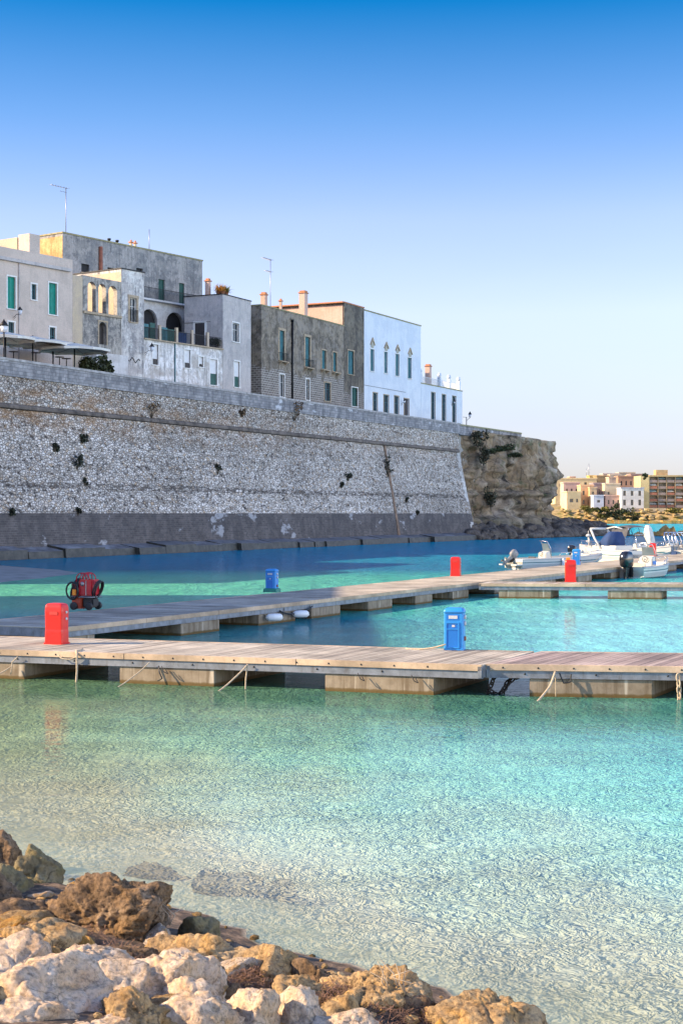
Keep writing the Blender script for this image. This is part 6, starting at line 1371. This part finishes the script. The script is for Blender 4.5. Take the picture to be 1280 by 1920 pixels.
# retaining walls, shore path wall
for px0, px1, y0, y1, D, lab in ((1186,1208,953,966,584,'grey-brown retaining wall under the white two-storey house'), (1208,1248,953,969,582,'bright cream retaining wall below the apartment block')):
    a_, b_ = at(px0, y1, D), at(px1, y0, D); q = MB(); q.box(0, b_.x-a_.x, 0, 1.2, -2, b_.z-a_.z); o = q.build('retaining_wall', fmat((.66,.52,.32) if px0 > 1200 else (.4,.32,.24), 'fret'+str(px0))); o.location = (a_.x, D, a_.z); tag(o, lab, 'wall', 'retaining walls on the far shore')
q = MB(); r_ = random.Random(2); x = 30.
while x < 420: wq = r_.uniform(1.5, 3.5); q.box(x, x+wq-.1, far_edge(x)-2.2+r_.uniform(-.3,.3), far_edge(x)+1.5, -.8, 1.0+r_.uniform(-.3,.45)); x += wq
o = q.build('shore_edge_stones', M['rock_ochre']); tag(o, 'low line of orange stone blocks along the far waterline', 'sea wall')
# mast
p = at(1103, 893, 672); q = MB(); q.tube([(0,0,0),(0,0,5.6)], .12, 5); q.tube([(-1,0,0),(-1,0,3.4)], .1, 5)
for z in (1.5,3,4.5): q.tube([(-.6,0,z),(.6,0,z)], .06, 4)
o = q.build('radio_mast', M['alu']); o.location = p; tag(o, 'thin radio mast on the roofs of the far shore', 'mast')
GS_ = 'shrubs on the far shore'
fs_l = ((1098,952,2.6,1.2,'ol','olive shrub above the rocks at the left of the far shore'),(1110,956,3.0,1.4,'ol','wide olive shrub below the small blue-white house'),(1122,955,2.2,1.2,'dk','dark green shrub under the small blue-white house'),(1132,951,1.8,1.5,'ol','round shrub between the blue-white and pink houses'),(1142,957,3.0,1.6,'dk','dark shrub below the low pink house'),(1152,948,1.6,1.8,'dk','tall dark shrub right of the low pink house'),(1160,956,3.2,1.8,'dk','blackish green shrub left of the white house'),(1174,957,3.0,1.7,'dk','dark green shrub below the white two-storey house'),(1184,962,3.4,1.2,'ol','spreading olive shrub beside the retaining walls'),(1150,968,3.4,1.0,'dk','low dark shrub on the mid slope'),(1165,970,3.5,1.0,'dk','low dark shrub near the waterline in the middle'),(1128,966,2.6,1.0,'ol','yellow green low shrub on the left slope'),(1215,972,3.6,.7,'ol','low yellow green shrub under the cream retaining wall'),(1235,972,3.6,.7,'ol','second low shrub under the cream retaining wall'),(1258,956,3.0,1.0,'ol','olive shrub right of the cream retaining wall'),(1274,957,3.0,1.0,'ol','olive shrub at the right edge of the far shore'),(1073,972,3,.7,'ol','yellow green scrub at the waterline nearest the cliff'),(1208,892,1.2,1.2,'dk','small dark tree top beside the tall yellow slab'),(1190,972,3,.8,'dk','dark scrub below the grey-brown retaining wall'))
for i, (px, py, rx, rz, k_, lab) in enumerate(fs_l):
    D = 574 if py > 950 else 588; p = at(px, py, D); bush('shrub', (p.x, p.y, p.z-rz*1.2), rx, 2, rz, 260, .7, 'far'+k_, (.15,.13,.02) if k_ == 'ol' else (.03,.045,.015), lab, 'shrub', GS_, seed=120+i)
# boulders on the far slope: three shapes copied
fpro = [rock_mesh(1,1,.8,400+k,3,.14,.03) for k in range(3)]; fo = []
r_ = random.Random(31)
for i in range(60):
    px = r_.uniform(1052, 1285); py = r_.uniform(955, 976); 
    if 1110 < px < 1200 and r_.random() < .5: continue
    p = at(px, py, 571+(976-py)*.4); k = i % 3
    if len(fo) < 3: o = fpro[len(fo)].build('shore_boulder', M['farrock']); fo.append(o)
    else: o = fo[k].copy(); COL.objects.link(o)
    s_ = r_.uniform(.5, 1.3); o.location = p; o.scale = (s_*1.4, s_, s_*.7); o.rotation_euler = (0, 0, r_.uniform(0, 6)); tag(o, 'sunlit tan boulder on the opposite shore slope', 'rock', 'boulders on the far slope')

# ---------------- left shore, outside the frame: beach and the building that shades the pier ----------------
q = MB(); nX, nY = 40, 60; vs = []
def bz(x, y):
    e_ = -19.2 + (y-95)*-.0 + 2*noise.noise(Vector((y*.07, 0, 0))) + max(0, (y-96))*(-.45 if y < 120 else -.45) + (3.4*math.exp(-((y-97)/12)**2)); e_ -= max(0, 62-y)*.15
    return -.02 + (e_-x)*.05 if x < e_ else (e_-x)*.08
for j in range(nY+1):
    y = 30 + 100*j/nY
    for i in range(nX+1): x = -6 - 60*(i/nX)**1.3; vs.append((x, y, min(1.6, bz(x, y))))
q.add(vs, [(j*(nX+1)+i, j*(nX+1)+i+1, (j+1)*(nX+1)+i+1, (j+1)*(nX+1)+i) for j in range(nY) for i in range(nX)], True)
tag(q.build('beach', simple('wet_shaded_sand', (.20,.20,.19), .8, .3, .8, .02)), 'pale sand bar on the left shore', kind='structure')  # wet sand, darkened further with the wall's shade put into its colour
hh_ = empty('unseen_harbour_house', (-46, 37.5, 0), 0, 'plain pale harbour house on the left shore outside the frame', 'house')
q = MB(); q.box(0, 12, 0, 28, 0, 17.5); q.build('wall', M['cream'], hh_); q = MB(); q.box(-.3,12.3,-.3,28.3,17.5,17.9); q.build('roof', M['tile_red'], hh_)
q = MB()
for y in (3,8,13,18):
    for z in (3,8): q.box(12.0,12.05,y,y+1.2,z,z+2)
q.build('shutters', M['green'], hh_)
